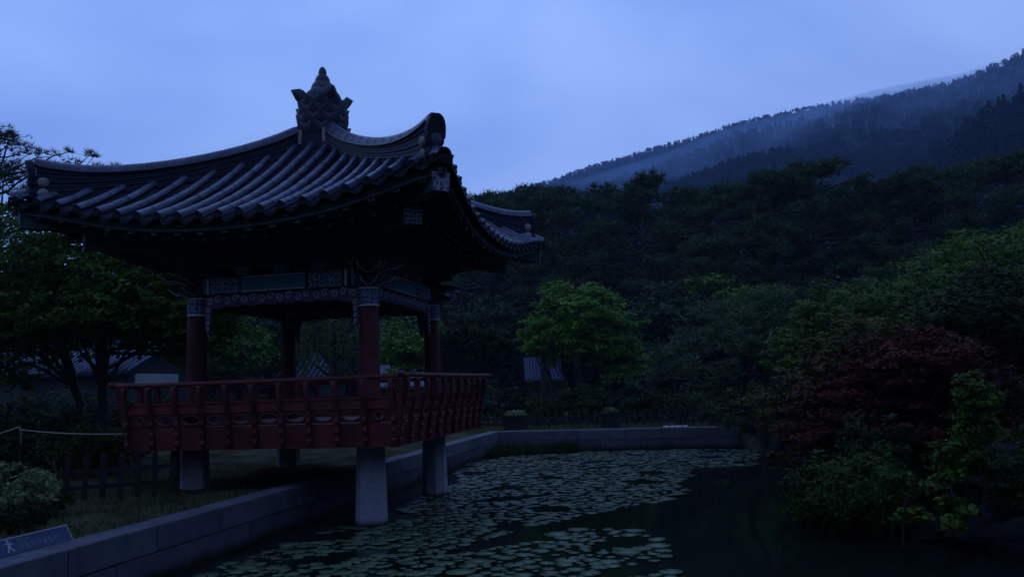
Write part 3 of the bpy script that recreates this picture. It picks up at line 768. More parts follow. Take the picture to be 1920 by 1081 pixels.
# finial -------------------------------------------------------
fin = empty('finial', (0, 0, 0), 0, pav)
fin['label'] = 'clay lotus finial with layered petals and a ringed spire'
MB().lathe([(.46, 6.75), (.48, 7.05), (.44, 7.40), (.45, 7.45), (.41, 7.75), (.39, 8.05), (.30, 8.22), (.20, 8.30)], 16).build('drum', MT['clay'], fin, True)
def petal_mesh(w, h, curl, name='petal', cup=.05, blunt=True):
    m = MB(); rs = []; n_ = 11; th = .03
    for i in range(n_):
        v = i / (n_ - 1); ww = w * (math.sqrt(max(0, 1 - ((v - .45) / .56) ** 2)) if v > .45 else .8 + .2 * v / .45) if blunt else w * (math.sin(PI * (0.28 + 0.68 * v)) ** .8) * (1 if v < .99 else .15); z = h * v
        y = -0.03 - 0.05 * math.sin(PI * v) - curl * v ** 3
        r_ = []
        for j in range(7):
            u = -1 + j / 3
            r_.append((ww * u, y + cup * u * u * min(1, ww / w + .3), z - .02 * u * u))
        r_ += [(p[0], p[1] + th, p[2]) for p in r_[::-1]]
        rs.append(r_)
    m.rings(rs, True, True)
    me = m.mesh(name, MT['clay']); smooth_by_angle(me, 50); return me
pm = petal_mesh(.20, .33, .07); pe = petal_mesh(.18, .42, .04, cup=.16, blunt=False); pt = petal_mesh(.23, .42, -.10)
for row, (zz, rr, n_, me) in enumerate(((7.28, .44, 10, pm), (7.48, .42, 10, pm), (7.66, .41, 10, pm), (7.83, .40, 10, pm))):
    for i in range(n_):
        a = 2 * PI * (i + .5 * (row % 2)) / n_ + .1
        link('petal', me, fin, Matrix.Rotation(a, 4, 'Z') @ Matrix.Translation((0, -rr + .03, zz)) @ Matrix.Rotation(.20, 4, 'X'))
for i in range(4):
    a = PI / 2 * i + PI / 4
    link('upturned_petal', pe, fin, Matrix.Rotation(a, 4, 'Z') @ Matrix.Translation((0, -.36, 7.97)) @ Matrix.Rotation(.64, 4, 'X'))
for i in range(4):
    a = PI / 2 * i
    link('crown_petal', pt, fin, Matrix.Rotation(a, 4, 'Z') @ Matrix.Translation((0, -.31, 7.98)))
MB().lathe([(.20, 8.26), (.24, 8.36), (.235, 8.42), (.20, 8.50), (.145, 8.555), (.15, 8.57), (.15, 8.61), (.125, 8.625), (.125, 8.665), (.105, 8.68), (.075, 8.685), (.082, 8.72), (.082, 8.78), (.06, 8.84), (.03, 8.875), (.008, 8.885)], 16).build('spire', MT['clay'], fin, True)
# square throat below the petals with pale plaster edges
m = MB().box((-.47, -.47, 6.9), (.47, .47, 7.34)); m.build('throat', MT['tile_dark'], fin)
for (x, y) in ((-.26, -.47), (.26, -.47), (.47, -.26), (.47, .26)):
    MB().box((x - .035, y - .02, 7.12), (x + .035, y + .03, 7.42)).build('plaster_strip', MT['plaster'], fin)

# ------------------------------------------------------------------ plants: mesh makers
def leaves_mesh(name, C, Nrm, size, mt, aspect=0.5, seed=1, fold=0.18):
    g = np.random.default_rng(seed); N = len(C)
    d = g.normal(size=(N, 3)); d -= Nrm * np.sum(d * Nrm, 1, keepdims=True); d /= np.linalg.norm(d, axis=1, keepdims=True) + 1e-9
    w = np.cross(Nrm, d)
    s = np.asarray(size).reshape(-1, 1) * np.ones((N, 1))
    base = C - d * s * .5; tip = C + d * s * .5 - Nrm * s * fold
    r = C + w * s * aspect * .5 - Nrm * s * fold * .6; l = C - w * s * aspect * .5 - Nrm * s * fold * .6
    V = np.stack([base, r, tip, l], 1).reshape(-1, 3)
    i = np.arange(N) * 4
    T = np.stack([np.stack([i, i + 1, i + 2], 1), np.stack([i, i + 2, i + 3], 1)], 1).reshape(-1, 3)
    return np_mesh(name, V, T, mt)

def unit(g, n):
    v = g.normal(size=(n, 3)); return v / np.linalg.norm(v, axis=1, keepdims=True)

def broad_crown(seed, lobes, clumps, per, leaf, clump_r, mt, flat=0.45, name='crown', aspect=0.5, droop=0.0, up=0.9):
    """lobes: (cx,cy,cz,rx,ry,rz); foliage sits in flattened sprays spread through the outer part of each lobe"""
    g = np.random.default_rng(seed)
    vol = np.array([l[3] * l[4] * l[5] for l in lobes]) ** .67; vol /= vol.sum()
    Cs, Ns, tips = [], [], []
    for l, f in zip(lobes, vol):
        n = max(3, int(clumps * f)); u = unit(g, n); r = g.uniform(.25, 1, n) ** .42
        r *= 1 + 0.13 * np.sin(u[:, 0] * 5 + seed) * np.cos(u[:, 1] * 4 + u[:, 2] * 3)
        r = np.where(g.uniform(0, 1, n) < .10, r * g.uniform(1.12, 1.38, n), r)
        c = np.array(l[:3]) + u * r[:, None] * np.array(l[3:])
        tips.append(c)
        k = np.repeat(np.arange(n), per)
        rad = clump_r * g.uniform(.5, 1.25, n)
        o = unit(g, len(k)) * (g.uniform(0, 1, len(k)) ** .5)[:, None] * rad[k][:, None]
        o[:, 2] *= flat
        o[:, 2] -= droop * (o[:, 0] ** 2 + o[:, 1] ** 2) / clump_r
        Cs.append(c[k] + o)
        nn = u[k] * .45 + unit(g, len(k)) * .65 + np.array([0, 0, up])
        Ns.append(nn / np.linalg.norm(nn, axis=1, keepdims=True))
    C = np.concatenate(Cs); N = np.concatenate(Ns)
    return leaves_mesh(name, C, N, leaf * g.uniform(.6, 1.35, len(C)), mt, aspect, seed), np.concatenate(tips)

def limb_mesh(seed, stems, tips, nl, mt, r0, name='trunk', spread=0.6):
    """stems: list of polylines (with taper); limbs bend from the stems to some of the crown tips"""
    g = np.random.default_rng(seed); m = MB()
    ends = []
    for st in stems:
        st = [np.array(p, float) for p in st]; n = len(st)
        pts = []
        for i in range(n - 1):
            for k in range(3): pts.append(st[i] + (st[i + 1] - st[i]) * k / 3 + g.normal(size=3) * r0 * .25 * (i + k > 0))
        pts.append(st[-1])
        m.tube(pts, [r0 * (1 - .62 * i / (len(pts) - 1)) * (1.25 if i == 0 else 1) for i in range(len(pts))], 8)
        ends.append(pts)
    if len(tips):
        sel = tips[g.choice(len(tips), min(nl, len(tips)), replace=False)]
        for t in sel:
            pts = min(ends, key=lambda q: np.linalg.norm(q[-1] - t))
            i = int(g.integers(max(1, int(len(pts) * .45)), len(pts))); a = pts[i]
            mid = (a + t) / 2 + g.normal(size=3) * .12 * np.linalg.norm(t - a) * spread - np.array([0, 0, .05 * np.linalg.norm(t - a)])
            rr = r0 * .36
            m.tube([a, (a + mid) / 2, mid, (mid + t) / 2 + g.normal(size=3) * .03, t], [rr, rr * .8, rr * .6, rr * .4, rr * .12], 5, False)
    me = m.mesh(name, mt, True); return me

def pine_mesh(seed, height, pads, needle, mt, tufts=60, stem=None, r0=0.22, name='crown', bark='pine_bark', wide=0.05, nn=9, flat=0.34):
    """pads: (x,y,z,r); a pad is a flattened cloud of needle tufts on a crooked limb"""
    g = np.random.default_rng(seed)
    V = []; cnt = 0; tipl = []
    for (x, y, z, r) in pads:
        n = int(tufts * r * r) + 6
        u = unit(g, n); c = np.array([x, y, z]) + u * (g.uniform(0, 1, n) ** .4)[:, None] * np.array([r, r, r * flat])
        c[:, 2] += 0.10 * r * np.sin(c[:, 0] * 3 / r + seed)
        k = np.repeat(np.arange(n), nn)
        d = unit(g, len(k)); d[:, 2] = np.abs(d[:, 2]) * .9 + .12; d /= np.linalg.norm(d, axis=1, keepdims=True)
        l = needle * g.uniform(.6, 1.2, len(k))[:, None]
        sd = np.cross(d, unit(g, len(k))); sd /= np.linalg.norm(sd, axis=1, keepdims=True) + 1e-9
        b = c[k]; 
        V.append(np.stack([b - sd * needle * wide, b + sd * needle * wide, b + d * l], 1).reshape(-1, 3))
        tipl.append((x, y, z - r * flat * .3))
    V = np.concatenate(V); T = np.arange(len(V)).reshape(-1, 3)
    cm = np_mesh(name, V, T, mt)
    m = MB()
    st = [np.array(p, float) for p in stem]
    n = len(st); pts = []
    for i in range(n - 1):
        for k in range(4): pts.append(st[i] + (st[i + 1] - st[i]) * k / 4)
    pts.append(st[-1])
    # soften the polyline
    for _ in range(2):
        pts = [pts[0]] + [(pts[i - 1] + 2 * pts[i] + pts[i + 1]) / 4 for i in range(1, len(pts) - 1)] + [pts[-1]]
    m.tube(pts, [r0 * (1 - .75 * i / (len(pts) - 1)) * (1.2 if i == 0 else 1) for i in range(len(pts))], 9)
    for t in tipl:
        t = np.array(t)
        cand = [i for i, p in enumerate(pts) if p[2] <= t[2] + .1 and i > len(pts) * .2] or [len(pts) - 1]
        i = max(cand, key=lambda q: pts[q][2] - .4 * np.linalg.norm((pts[q] - t)[:2]) * 0)
        i = max(int(len(pts) * .2), i - int(g.integers(0, 3)))
        a = pts[i]; ln = np.linalg.norm(t - a)
        mid = (a + t) / 2 + g.normal(size=3) * .10 * ln + np.array([0, 0, -.04 * ln])
        rr = r0 * .42 * (1 - .5 * i / len(pts))
        m.tube([a, (a + mid) / 2 + g.normal(size=3) * .03 * ln, mid, (mid + t) / 2 + g.normal(size=3) * .05 * ln, t], [rr, rr * .85, rr * .7, rr * .5, rr * .2], 5, False)
    return m.mesh('trunk', MT[bark], True), cm

def tree(name, label, cat, wood, crown, loc, rz=0.0, sc=1.0, group=None, crown_name='crown', kind=None):
    o = empty(name, loc, rz); o.scale = (sc, sc, sc) if not hasattr(sc, '__len__') else sc
    tag(o, label, cat, group, kind)
    if wood is not None: link('trunk', wood, o)
    link(crown_name, crown, o)
    return o

# --- background pines: three shared shapes, each about 12 m tall
def tall_pine(seed, H=12.0, lean=0.0, sparse=1.0):
    g = np.random.default_rng(seed); pads = []
    stem = [(0, 0, -.3), (lean * .2 + .2, .1, H * .25), (lean * .5 - .2, -.1, H * .5), (lean * .8 + .25, .1, H * .75), (lean, 0, H * .97)]
    n = int(21 * sparse)
    for i in range(n):
        f = .36 + .64 * (i + .5) / n; a = i * 2.4 + g.uniform(-.5, .5)
        reach = H * (.30 * math.sin(PI * min(1, (1.06 - f) / .72 * .62 + .06)) + .03) * g.uniform(.55, 1.15)
        c = (np.interp(f, [0, .25, .5, .75, 1], [0, lean * .2 + .2, lean * .5 - .2, lean * .8 + .25, lean]), 0)
        pads.append((c[0] + reach * math.cos(a), reach * math.sin(a), H * f * g.uniform(.96, 1.02), H * g.uniform(.060, .112)))
        if g.uniform() < .6: pads.append((c[0] + reach * .55 * math.cos(a + .4), reach * .55 * math.sin(a + .4), H * (f + .02), H * g.uniform(.06, .09)))
    pads.append((lean, 0, H, H * .085)); pads.append((lean + .5, .3, H * .955, H * .1))
    return pine_mesh(seed, H, pads, 0.42, MT['needle'], tufts=48, stem=stem, r0=0.26, wide=0.085, nn=9, flat=.36)
PINE = [tall_pine(11, 12, .6), tall_pine(23, 12, -.8, .8), tall_pine(37, 12, 1.2, 1.1), tall_pine(51, 12, -.2, .65)]

# --- broadleaf background tree
def bg_broad(seed, H=9.0, mt='lf_dark', leaf=.30, clumps=330):
    g = np.random.default_rng(seed)
    lobes = [(0, 0, H * .66, H * .28, H * .28, H * .26)] + [(H * .2 * math.cos(a), H * .2 * math.sin(a), H * g.uniform(.45, .78), H * .19, H * .19, H * .15) for a in g.uniform(0, 6.28, 6)]
    cr, tips = broad_crown(seed, lobes, clumps, 26, leaf, H * .075, MT[mt], aspect=.55)
    wd = limb_mesh(seed, [[(0, 0, -.3), (.1, .05, H * .25), (-.1, .1, H * .45), (.15, 0, H * .7)]], tips, 26, MT['bark'], H * .018)
    return wd, cr
BROAD = [bg_broad(3), bg_broad(8, 9, 'lf_broad'), bg_broad(17, 9, 'lf_blue'), bg_broad(29, 9, 'lf_olive')]

# --- far wood: shared low shapes instanced over the hills (one mass, nobody could count it)
def far_tree(seed, conifer):
    g = np.random.default_rng(seed); H = 9.0
    if conifer:
        n = 420; f = g.uniform(.12, 1, n); rr = H * .26 * (1.05 - f) * g.uniform(.35, 1.1, n); a = g.uniform(0, 6.28, n)
        C = np.stack([rr * np.cos(a), rr * np.sin(a), H * f], 1); s = .9
    else:
        n = 460; u = unit(g, n); lob = g.integers(0, 5, n); lc = np.concatenate([[[0, 0, H * .68]], g.normal(size=(4, 3)) * np.array([1.3, 1.3, .7]) + np.array([0, 0, H * .6])])
        C = lc[lob] + u * (g.uniform(.3, 1, n) ** .4)[:, None] * np.array([1.9, 1.9, 1.5]); s = .95
    N = unit(g, n) * .7 + np.array([0, 0, .8]); N /= np.linalg.norm(N, axis=1, keepdims=True)
    me = leaves_mesh('far_foliage', C, N, s * g.uniform(.6, 1.3, n), MT['wood_far'], .6, seed)
    return me
FCOL = bpy.data.collections.new('far tree shapes')
for i in range(4):
    FCOL.objects.link(bpy.data.objects.new('far_tree_shape', far_tree(70 + i, i in (0, 2))))
def scatter(name, label, pts, smin, smax, seed, cat='wood'):
    me = bpy.data.meshes.new(name); me.vertices.add(len(pts)); me.vertices.foreach_set('co', np.asarray(pts, np.float32).ravel()); me.update()
    o = link(name, me); tag(o, label, cat, kind='stuff')
    ng = bpy.data.node_groups.new(name, 'GeometryNodeTree')
    ng.interface.new_socket('Geometry', in_out='INPUT', socket_type='NodeSocketGeometry'); ng.interface.new_socket('Geometry', in_out='OUTPUT', socket_type='NodeSocketGeometry')
    gi, go = ng.nodes.new('NodeGroupInput'), ng.nodes.new('NodeGroupOutput')
    ci = ng.nodes.new('GeometryNodeCollectionInfo'); ci.inputs['Collection'].default_value = FCOL; ci.inputs['Separate Children'].default_value = True; ci.inputs['Reset Children'].default_value = True
    ip = ng.nodes.new('GeometryNodeInstanceOnPoints'); ip.inputs['Pick Instance'].default_value = True
    ri = ng.nodes.new('FunctionNodeRandomValue'); ri.data_type = 'INT'; ri.inputs[4].default_value = 0; ri.inputs[5].default_value = 3; ri.inputs['Seed'].default_value = seed
    rr = ng.nodes.new('FunctionNodeRandomValue'); rr.data_type = 'FLOAT_VECTOR'; rr.inputs[0].default_value = (-.06, -.06, 0); rr.inputs[1].default_value = (.06, .06, 6.28); rr.inputs['Seed'].default_value = seed + 1
    rs = ng.nodes.new('FunctionNodeRandomValue'); rs.data_type = 'FLOAT'; rs.inputs[2].default_value = smin; rs.inputs[3].default_value = smax; rs.inputs['Seed'].default_value = seed + 2
    k = ng.links.new
    k(gi.outputs[0], ip.inputs['Points']); k(ci.outputs[0], ip.inputs['Instance']); k(ri.outputs[2], ip.inputs['Instance Index'])
    k(rr.outputs[0], ip.inputs['Rotation']); k(rs.outputs[1], ip.inputs['Scale']); k(ip.outputs[0], go.inputs[0])
    md = o.modifiers.new('scatter', 'NODES'); md.node_group = ng
    return o
def hill_points(V, n, seed, t0=0.0, t1=1.02, bias=1.0, px0=None):
    g = np.random.default_rng(seed); n0, n1 = V.shape[:2]
    a = g.uniform(0, n0 - 1.001, n); b_ = (t0 + (t1 - t0) * g.uniform(0, 1, n) ** bias) * (n1 - 8); b_ = np.clip(b_, 0, n1 - 1.001)
    i, j = a.astype(int), b_.astype(int); fa, fb = (a - i)[:, None], (b_ - j)[:, None]
    return (V[i, j] * (1 - fa) * (1 - fb) + V[i + 1, j] * fa * (1 - fb) + V[i, j + 1] * (1 - fa) * fb + V[i + 1, j + 1] * fa * fb)
scatter('hillside_wood', 'dense dark wood covering the misty mountain slope', np.concatenate([hill_points(H1[26:], 15000, 5, .0, 1.03, .8), hill_points(H1[:26], 2500, 6)]), .55, 1.15, 3)
scatter('far_ridge_wood', 'pale wood on the far ridge fading into the mist', hill_points(H2, 15000, 7, .72, 1.03), .6, 1.1, 9)
scatter('spur_wood', 'dark wood on the nearer hill spur at the right edge', hill_points(H3, 2600, 8, .0, 1.03), .6, 1.15, 14)
g = np.random.default_rng(99)
scatter('valley_wood', 'unbroken dark wood on the rise behind the tall pines', hill_points(H4, 3200, 33, .0, 1.05), .75, 1.25, 21)
P = []  # unseen trees, added to cut the sky light on camera-facing surfaces
for i in range(150):
    y = g.uniform(-58, -24); x = g.uniform(-48, 55); P.append((x, y, GZ - .3))
for i in range(60):
    y = g.uniform(-24, 34); P.append((18 + max(0, y + 14) * .42 + g.uniform(0, 26), y, GZ - .3)); P.append((g.uniform(-50, -18), g.uniform(-24, -2), GZ - .3))
scatter('added_shade_wood', 'unseen trees added behind and beside the viewer to block sky light', np.array(P), 1.0, 1.7, 31)

# --- the pines of the wood behind the pond, one by one: (px, py_top, Y, shape, label)
pines = [
 (905, 352, 62, 0, 'small dark pine showing just right of the far roof corner'),
 (985, 342, 66, 1, 'pine with a ragged top above the pavilion roof corner'),
 (1075, 338, 52, 2, 'dark pine behind the left edge of the round bright green maple'),
 (1130, 330, 60, 3, 'pine behind the top of the round bright green maple'),
 (1195, 312, 46, 0, 'tall pine with a forked bare trunk right of the bright green maple'),
 (1262, 342, 58, 1, 'dark pine standing where the mountain slope meets the wood'),
 (1345, 338, 48, 2, 'broad pine left of the tallest pine of the wood'),
 (1430, 306, 44, 3, 'flat topped pine just left of the tallest pine'),
 (1535, 280, 42, 0, 'tallest pine of the dark wood behind the pond'),
 (1600, 328, 50, 1, 'pine just right of the tallest pine of the wood'),
 (1655, 322, 46, 3, 'slender pine with a bare lower trunk in the right half of the wood'),
 (1730, 290, 43, 2, 'open crowned pine below the hill spur'),
 (1805, 285, 46, 1, 'pine behind the right hand green trees, second from the right edge'),
 (1890, 275, 44, 0, 'rightmost pine of the wood at the picture edge'),
 (1010, 440, 40, 3, 'lower pine behind the tip of the right roof corner'),
 (1290, 430, 38, 1, 'lower leaning pine in front of the tall row, right of the forked one'),
 (1390, 420, 36, 0, 'lower pine in front of the broad pine'),
 (1600, 430, 37, 2, 'lower pine with layered limbs above the right hand green trees'),
 (1840, 430, 38, 3, 'lower pine over the green trees near the right edge'),
]
for i, (px, py, Y_, sh, lab) in enumerate(pines):
    top = at(px, py, Y_); H = top[2] - GZ
    tree('pine_tree', lab, 'pine tree', PINE[sh][0], PINE[sh][1], (top[0], Y_, GZ - .05), i * 1.9 % 6.28, (H / 12.9,) * 3, 'tall pines in the wood behind the pond')

# --- broadleaf trees filling the wood edge
mids = [
 (860, 560, 30, 0, 'dark leafy tree behind the right column of the pavilion'),
 (925, 545, 34, 2, 'grey green tree left of the bright green maple'),
 (1255, 520, 30, 2, 'grey green tree between the bright maple and the pond pine'),
 (1330, 500, 32, 1, 'leafy green tree behind the pond pine'),
 (1430, 520, 27, 1, 'fresh green tree rising over the pond pine crown'),
 (430, 560, 24, 1, 'leafy green tree seen between the left and rear columns'),
 (500, 555, 32, 0, 'dark tree seen just left of the rear column'),
 (765, 560, 27, 1, 'bright leafy tree seen between the front and right columns'),
 (330, 560, 30, 0, 'dark tree behind the land side column'),
 (60, 430, 34, 0, 'large dark tree behind the far left house roof'),
 (230, 470, 36, 2, 'grey green tree behind the house roof left of the pavilion'),
]
for i, (px, py, Y_, sh, lab) in enumerate(mids):
    top = at(px, py, Y_); H = top[2] - GZ
    tree('broadleaf_tree', lab, 'tree', BROAD[sh][0], BROAD[sh][1], (top[0], Y_, GZ - .05), i * 1.3 % 6.28, (H / 8.6,) * 3, 'leafy trees at the edge of the wood')

# --- weeping willow seen through the pavilion
def willow():
    g = np.random.default_rng(5); C = []; tips = []
    for i in range(70):
        a = g.uniform(0, 6.28); r = g.uniform(.3, 2.2); x, y = r * math.cos(a), r * math.sin(a); z0 = 5.6 - .35 * r + g.uniform(-.4, .4); L_ = g.uniform(1.2, 3.0)
        tips.append((x, y, z0)); n = int(L_ * 30); f = g.uniform(0, 1, n)
        C.append(np.stack([x * (1 + .12 * f) + g.normal(size=n) * .06, y * (1 + .12 * f) + g.normal(size=n) * .06, z0 - L_ * f], 1))
    C = np.concatenate(C); N = unit(g, len(C)); N[:, 2] *= .3; N /= np.linalg.norm(N, axis=1, keepdims=True)
    cr = leaves_mesh('crown', C, N, .17 * g.uniform(.6, 1.3, len(C)), MT['lf_willow'], .3, 5)
    wd = limb_mesh(5, [[(0, 0, -.3), (.15, 0, 1.8), (-.1, .1, 3.4), (.1, 0, 5.2)]], np.array(tips), 26, MT['bark'], .20)
    return wd, cr
ww = willow()
p = at(625, 640, 19); tree('willow_tree', 'weeping willow seen through the pavilion between the rear and front columns', 'tree', ww[0], ww[1], (p[0], 19, GZ - .05), .4, .95)

# --- the round bright green maple
lob = [(0, 0, 4.2, 2.3, 2.2, 1.7), (-1.3, .3, 3.6, 1.4, 1.4, 1.0), (1.4, -.2, 3.6, 1.5, 1.4, 1.1), (.3, -1.0, 4.6, 1.5, 1.3, 1.1), (1.6, -.6, 2.6, 1.1, 1.0, .8), (-.5, .2, 5.3, 1.3, 1.2, .8), (-2.0, 0, 3.9, .8, .8, .5)]
cr, tips = broad_crown(101, lob, 460, 42, .17, .42, MT['lf_maple'], flat=.30, droop=.25, aspect=.6)
wd = limb_mesh(101, [[(-.6, 0, -.3), (-.55, .1, 1.3), (-.9, 0, 3.0)], [(-.2, .1, -.3), (-.1, .1, 1.4), (.2, 0, 3.4)], [(.2, -.1, -.3), (.5, 0, 1.2), (1.2, -.1, 2.8)], [(-1.2, .2, -.3), (-1.25, .2, 1.5), (-1.6, .1, 2.9)]], tips, 40, MT['bark'], .085)
p = at(1085, 600, 20); tree('maple_tree', 'round bright green maple with several slim trunks behind the pond', 'tree', wd, cr, (p[0], 20, GZ - .05), .3, 1.02)

# --- large leafy tree left of the pavilion
lob = [(0, 0, 4.6, 2.6, 2.2, 1.9), (-2.2, .4, 4.8, 2.0, 1.8, 1.9), (1.8, -.4, 4.1, 1.7, 1.5, 1.6), (-.6, -.6, 5.9, 1.7, 1.5, 1.0), (2.6, .2, 3.5, 1.0, 1.2, .9), (-3.4, 0, 4.4, 1.5, 1.5, 1.3), (.4, -1.2, 3.9, 1.9, 1.2, .7), (-1.4, -.8, 3.9, 1.6, 1.0, .6), (1.4, -.7, 3.7, 1.3, .9, .5)]
cr, tips = broad_crown(202, lob, 1350, 40, .125, .40, MT['lf_broad'], flat=.34, droop=.2, aspect=.6)
wd = limb_mesh(202, [[(0, 0, -.3), (.05, .1, 1.4), (-.15, 0, 2.8), (.3, 0, 4.6)], [(-.75, .2, -.3), (-.8, .2, 1.5), (-1.2, .1, 3.0), (-2.2, .2, 4.6)]], tips, 46, MT['bark'], .15)
p = at(190, 740, 2.6); tree('broadleaf_tree', 'large leafy green tree with two dark trunks left of the pavilion', 'tree', wd, cr, (p[0], 2.6, GZ - .05), 0, 1.0)
lob = [(0, 0, 3.6, 1.7, 1.6, 1.5), (-1.2, .2, 4.2, 1.3, 1.2, 1.0), (.9, .3, 2.9, 1.1, 1.1, .9)]
cr, tips = broad_crown(203, lob, 300, 36, .13, .38, MT['lf_broad'], flat=.34, droop=.2, aspect=.6)
wd = limb_mesh(203, [[(0, 0, -.3), (.1, 0, 1.2), (-.1, .1, 2.4), (.1, 0, 3.6)]], tips, 24, MT['bark'], .12)
p = at(20, 740, 1.0); tree('broadleaf_tree', 'leafy green tree cut by the left picture edge under the roof corner', 'tree', wd, cr, (p[0] - 1.2, 1.0, GZ - .05), 1.0, 1.0)

# --- tall pine at the far left above the roof ridge
g = np.random.default_rng(61); pads = []
for i in range(52):
    f = .42 + .58 * (i + .5) / 52; a = g.uniform(0, 6.28); r = (1.15 - f) * 5.2 * g.uniform(.4, 1.1) + .4
    pads.append((r * math.cos(a), r * math.sin(a), 15.2 * f, g.uniform(.5, 1.0)))
for q in ((4.2, 0, 12.9, .7), (5.2, -.3, 12.8, .55), (5.3, .4, 13.5, .30), (3.4, .2, 13.6, .45), (6.3, 0, 12.6, .45), (4.5, .2, 13.7, .28), (1.4, 0, 14.6, .45), (2.3, .3, 13.9, .5), (3.1, -.2, 12.9, .6), (6.9, .2, 12.75, .28), (1.8, 0, 12.8, .8), (2.7, 0, 12.3, .8), (5.8, .1, 13.3, .22)): pads.append(q)
wd, cr = pine_mesh(61, 13.6, pads, .30, MT['needle'], tufts=46, stem=[(0, 0, -.3), (.3, 0, 3.5), (-.1, .2, 7), (.3, 0, 11), (.1, 0, 14.8)], r0=.25, wide=.05, nn=10, flat=.42)
p = at(-20, 230, 14); tree('pine_tree', 'open needled pine above the left end of the pavilion roof', 'pine tree', wd, cr, (p[0] - .3, 14, GZ - 1.15), 0, 1.0)

# --- pine leaning over the pond
pads = [(0.3, 0, 3.1, .95), (-1.0, .2, 2.7, .9), (1.1, .1, 3.0, .9), (-1.9, 0, 2.3, .7), (.2, -.6, 2.5, .85), (1.8, .2, 2.6, .8), (-.6, .5, 3.5, .75), (.8, -.2, 3.7, .7), (-1.4, -.5, 1.9, .6), (-.5, -.7, 1.8, .6), (2.3, -.3, 3.2, .7), (-2.3, .3, 1.75, .5), (1.3, -.6, 2.1, .6), (-.9, -.9, .75, .45), (-.5, -1.0, .45, .38), (-1.3, -.8, 1.1, .4)]
wd, cr = pine_mesh(71, 4, pads, .20, MT['needle_pond'], tufts=230, stem=[(.55, 0, -.5), (.35, 0, .35), (-.05, -.05, .95), (.0, .05, 1.5), (.35, 0, 2.2), (.3, 0, 3.0)], r0=.15, wide=.085, nn=9, flat=.5)
p = at(1400, 800, 9); tree('pine_tree', 'low pine leaning over the far right corner of the pond with a crooked trunk', 'pine tree', wd, cr, (p[0], 9.2, .5), 0, 1.05)

# --- green trees on the right bank
def right_tree(seed, mt, w, h, px, Y_, label, sc=1.0, zb=2.2):
    g = np.random.default_rng(seed)
    lob = [(0, 0, h * .70, w * .5, w * .5, h * .27)] + [(w * .42 * math.cos(a), w * .42 * math.sin(a), h * g.uniform(.42, .74), w * .30, w * .30, h * .20) for a in g.uniform(0, 6.28, 6)]
    cr, tips = broad_crown(seed, lob, 560, 40, .15, .40, MT[mt], flat=.4, droop=.1, aspect=.42)
    wd = limb_mesh(seed, [[(0, 0, -.5), (.1, 0, h * .25), (-.1, .1, h * .5), (.1, 0, h * .72)]], tips, 34, MT['bark'], .13)
    p = at(px, 600, Y_)
    return tree('broadleaf_tree', label, 'tree', wd, cr, (p[0], Y_, 0.9), seed, sc)
right_tree(301, 'lf_right', 5.2, 5.4, 1790, 12.5, 'wide green tree behind the top of the red maple')
right_tree(302, 'lf_right', 4.6, 5.6, 1930, 10.5, 'green tree cut by the right picture edge above the red maple')
right_tree(303, 'lf_blue', 4.2, 5.0, 1600, 14.5, 'grey green tree left of the wide green tree, right of the pond pine')
right_tree(304, 'lf_right', 3.0, 3.7, 1590, 6.5, 'small green tree between the pond pine and the red maple')
right_tree(305, 'lf_dark', 3.6, 3.6, 1900, 4.0, 'dark leafy shrub tree right of the red maple', 1.0)

# --- red maple on the right bank
lob = [(0, 0, 2.1, 1.25, 1.2, .85), (-.9, -.1, 1.5, 1.0, .9, .65), (.8, .1, 1.75, 1.0, .9, .75), (-.1, -.7, 1.2, 1.25, .8, .55), (-1.4, -.2, .95, .75, .7, .40), (.3, .2, 2.6, .9, .8, .40), (.4, -.8, .8, .8, .5, .38), (.6, -.5, 2.2, .8, .7, .5)]
cr, tips = broad_crown(401, lob, 640, 40, .095, .26, MT['lf_red'], flat=.32, droop=.25, aspect=.55)
wd = limb_mesh(401, [[(0, 0, -.6), (.1, 0, .4), (-.3, 0, 1.2), (-.6, 0, 1.8)], [(.1, .1, -.6), (.3, .1, .5), (.6, .1, 1.4), (.7, 0, 2.1)]], tips, 40, MT['bark'], .09)
p = at(1695, 760, 0.4); rm = tree('maple_tree', 'spreading dark red maple overhanging the right bank of the pond', 'tree', wd, cr, (p[0], 0.4, .34), 0, (1.0, 1.0, .90))
lob = [(0, 0, 1.5, .8, .6, .55), (.5, .1, 2.0, .8, .6, .5), (-.7, 0, 1.1, .7, .5, .45), (1.0, 0, 2.5, .7, .5, .35), (.2, -.5, .7, .7, .5, .4), (-.3, -.3, .25, .6, .4, .35)]
cr, tips = broad_crown(402, lob, 240, 36, .10, .24, MT['lf_rust'], flat=.32, droop=.2, aspect=.55)
wd = limb_mesh(402, [[(0, 0, -.6), (.05, 0, .4), (.1, 0, 1.3)]], tips, 14, MT['bark'], .05)
p = at(1535, 760, 1.6); tree('maple_tree', 'small rust and olive leaved maple left of the dark red maple', 'tree', wd, cr, (p[0], 1.6, .55), 0, 1.0)

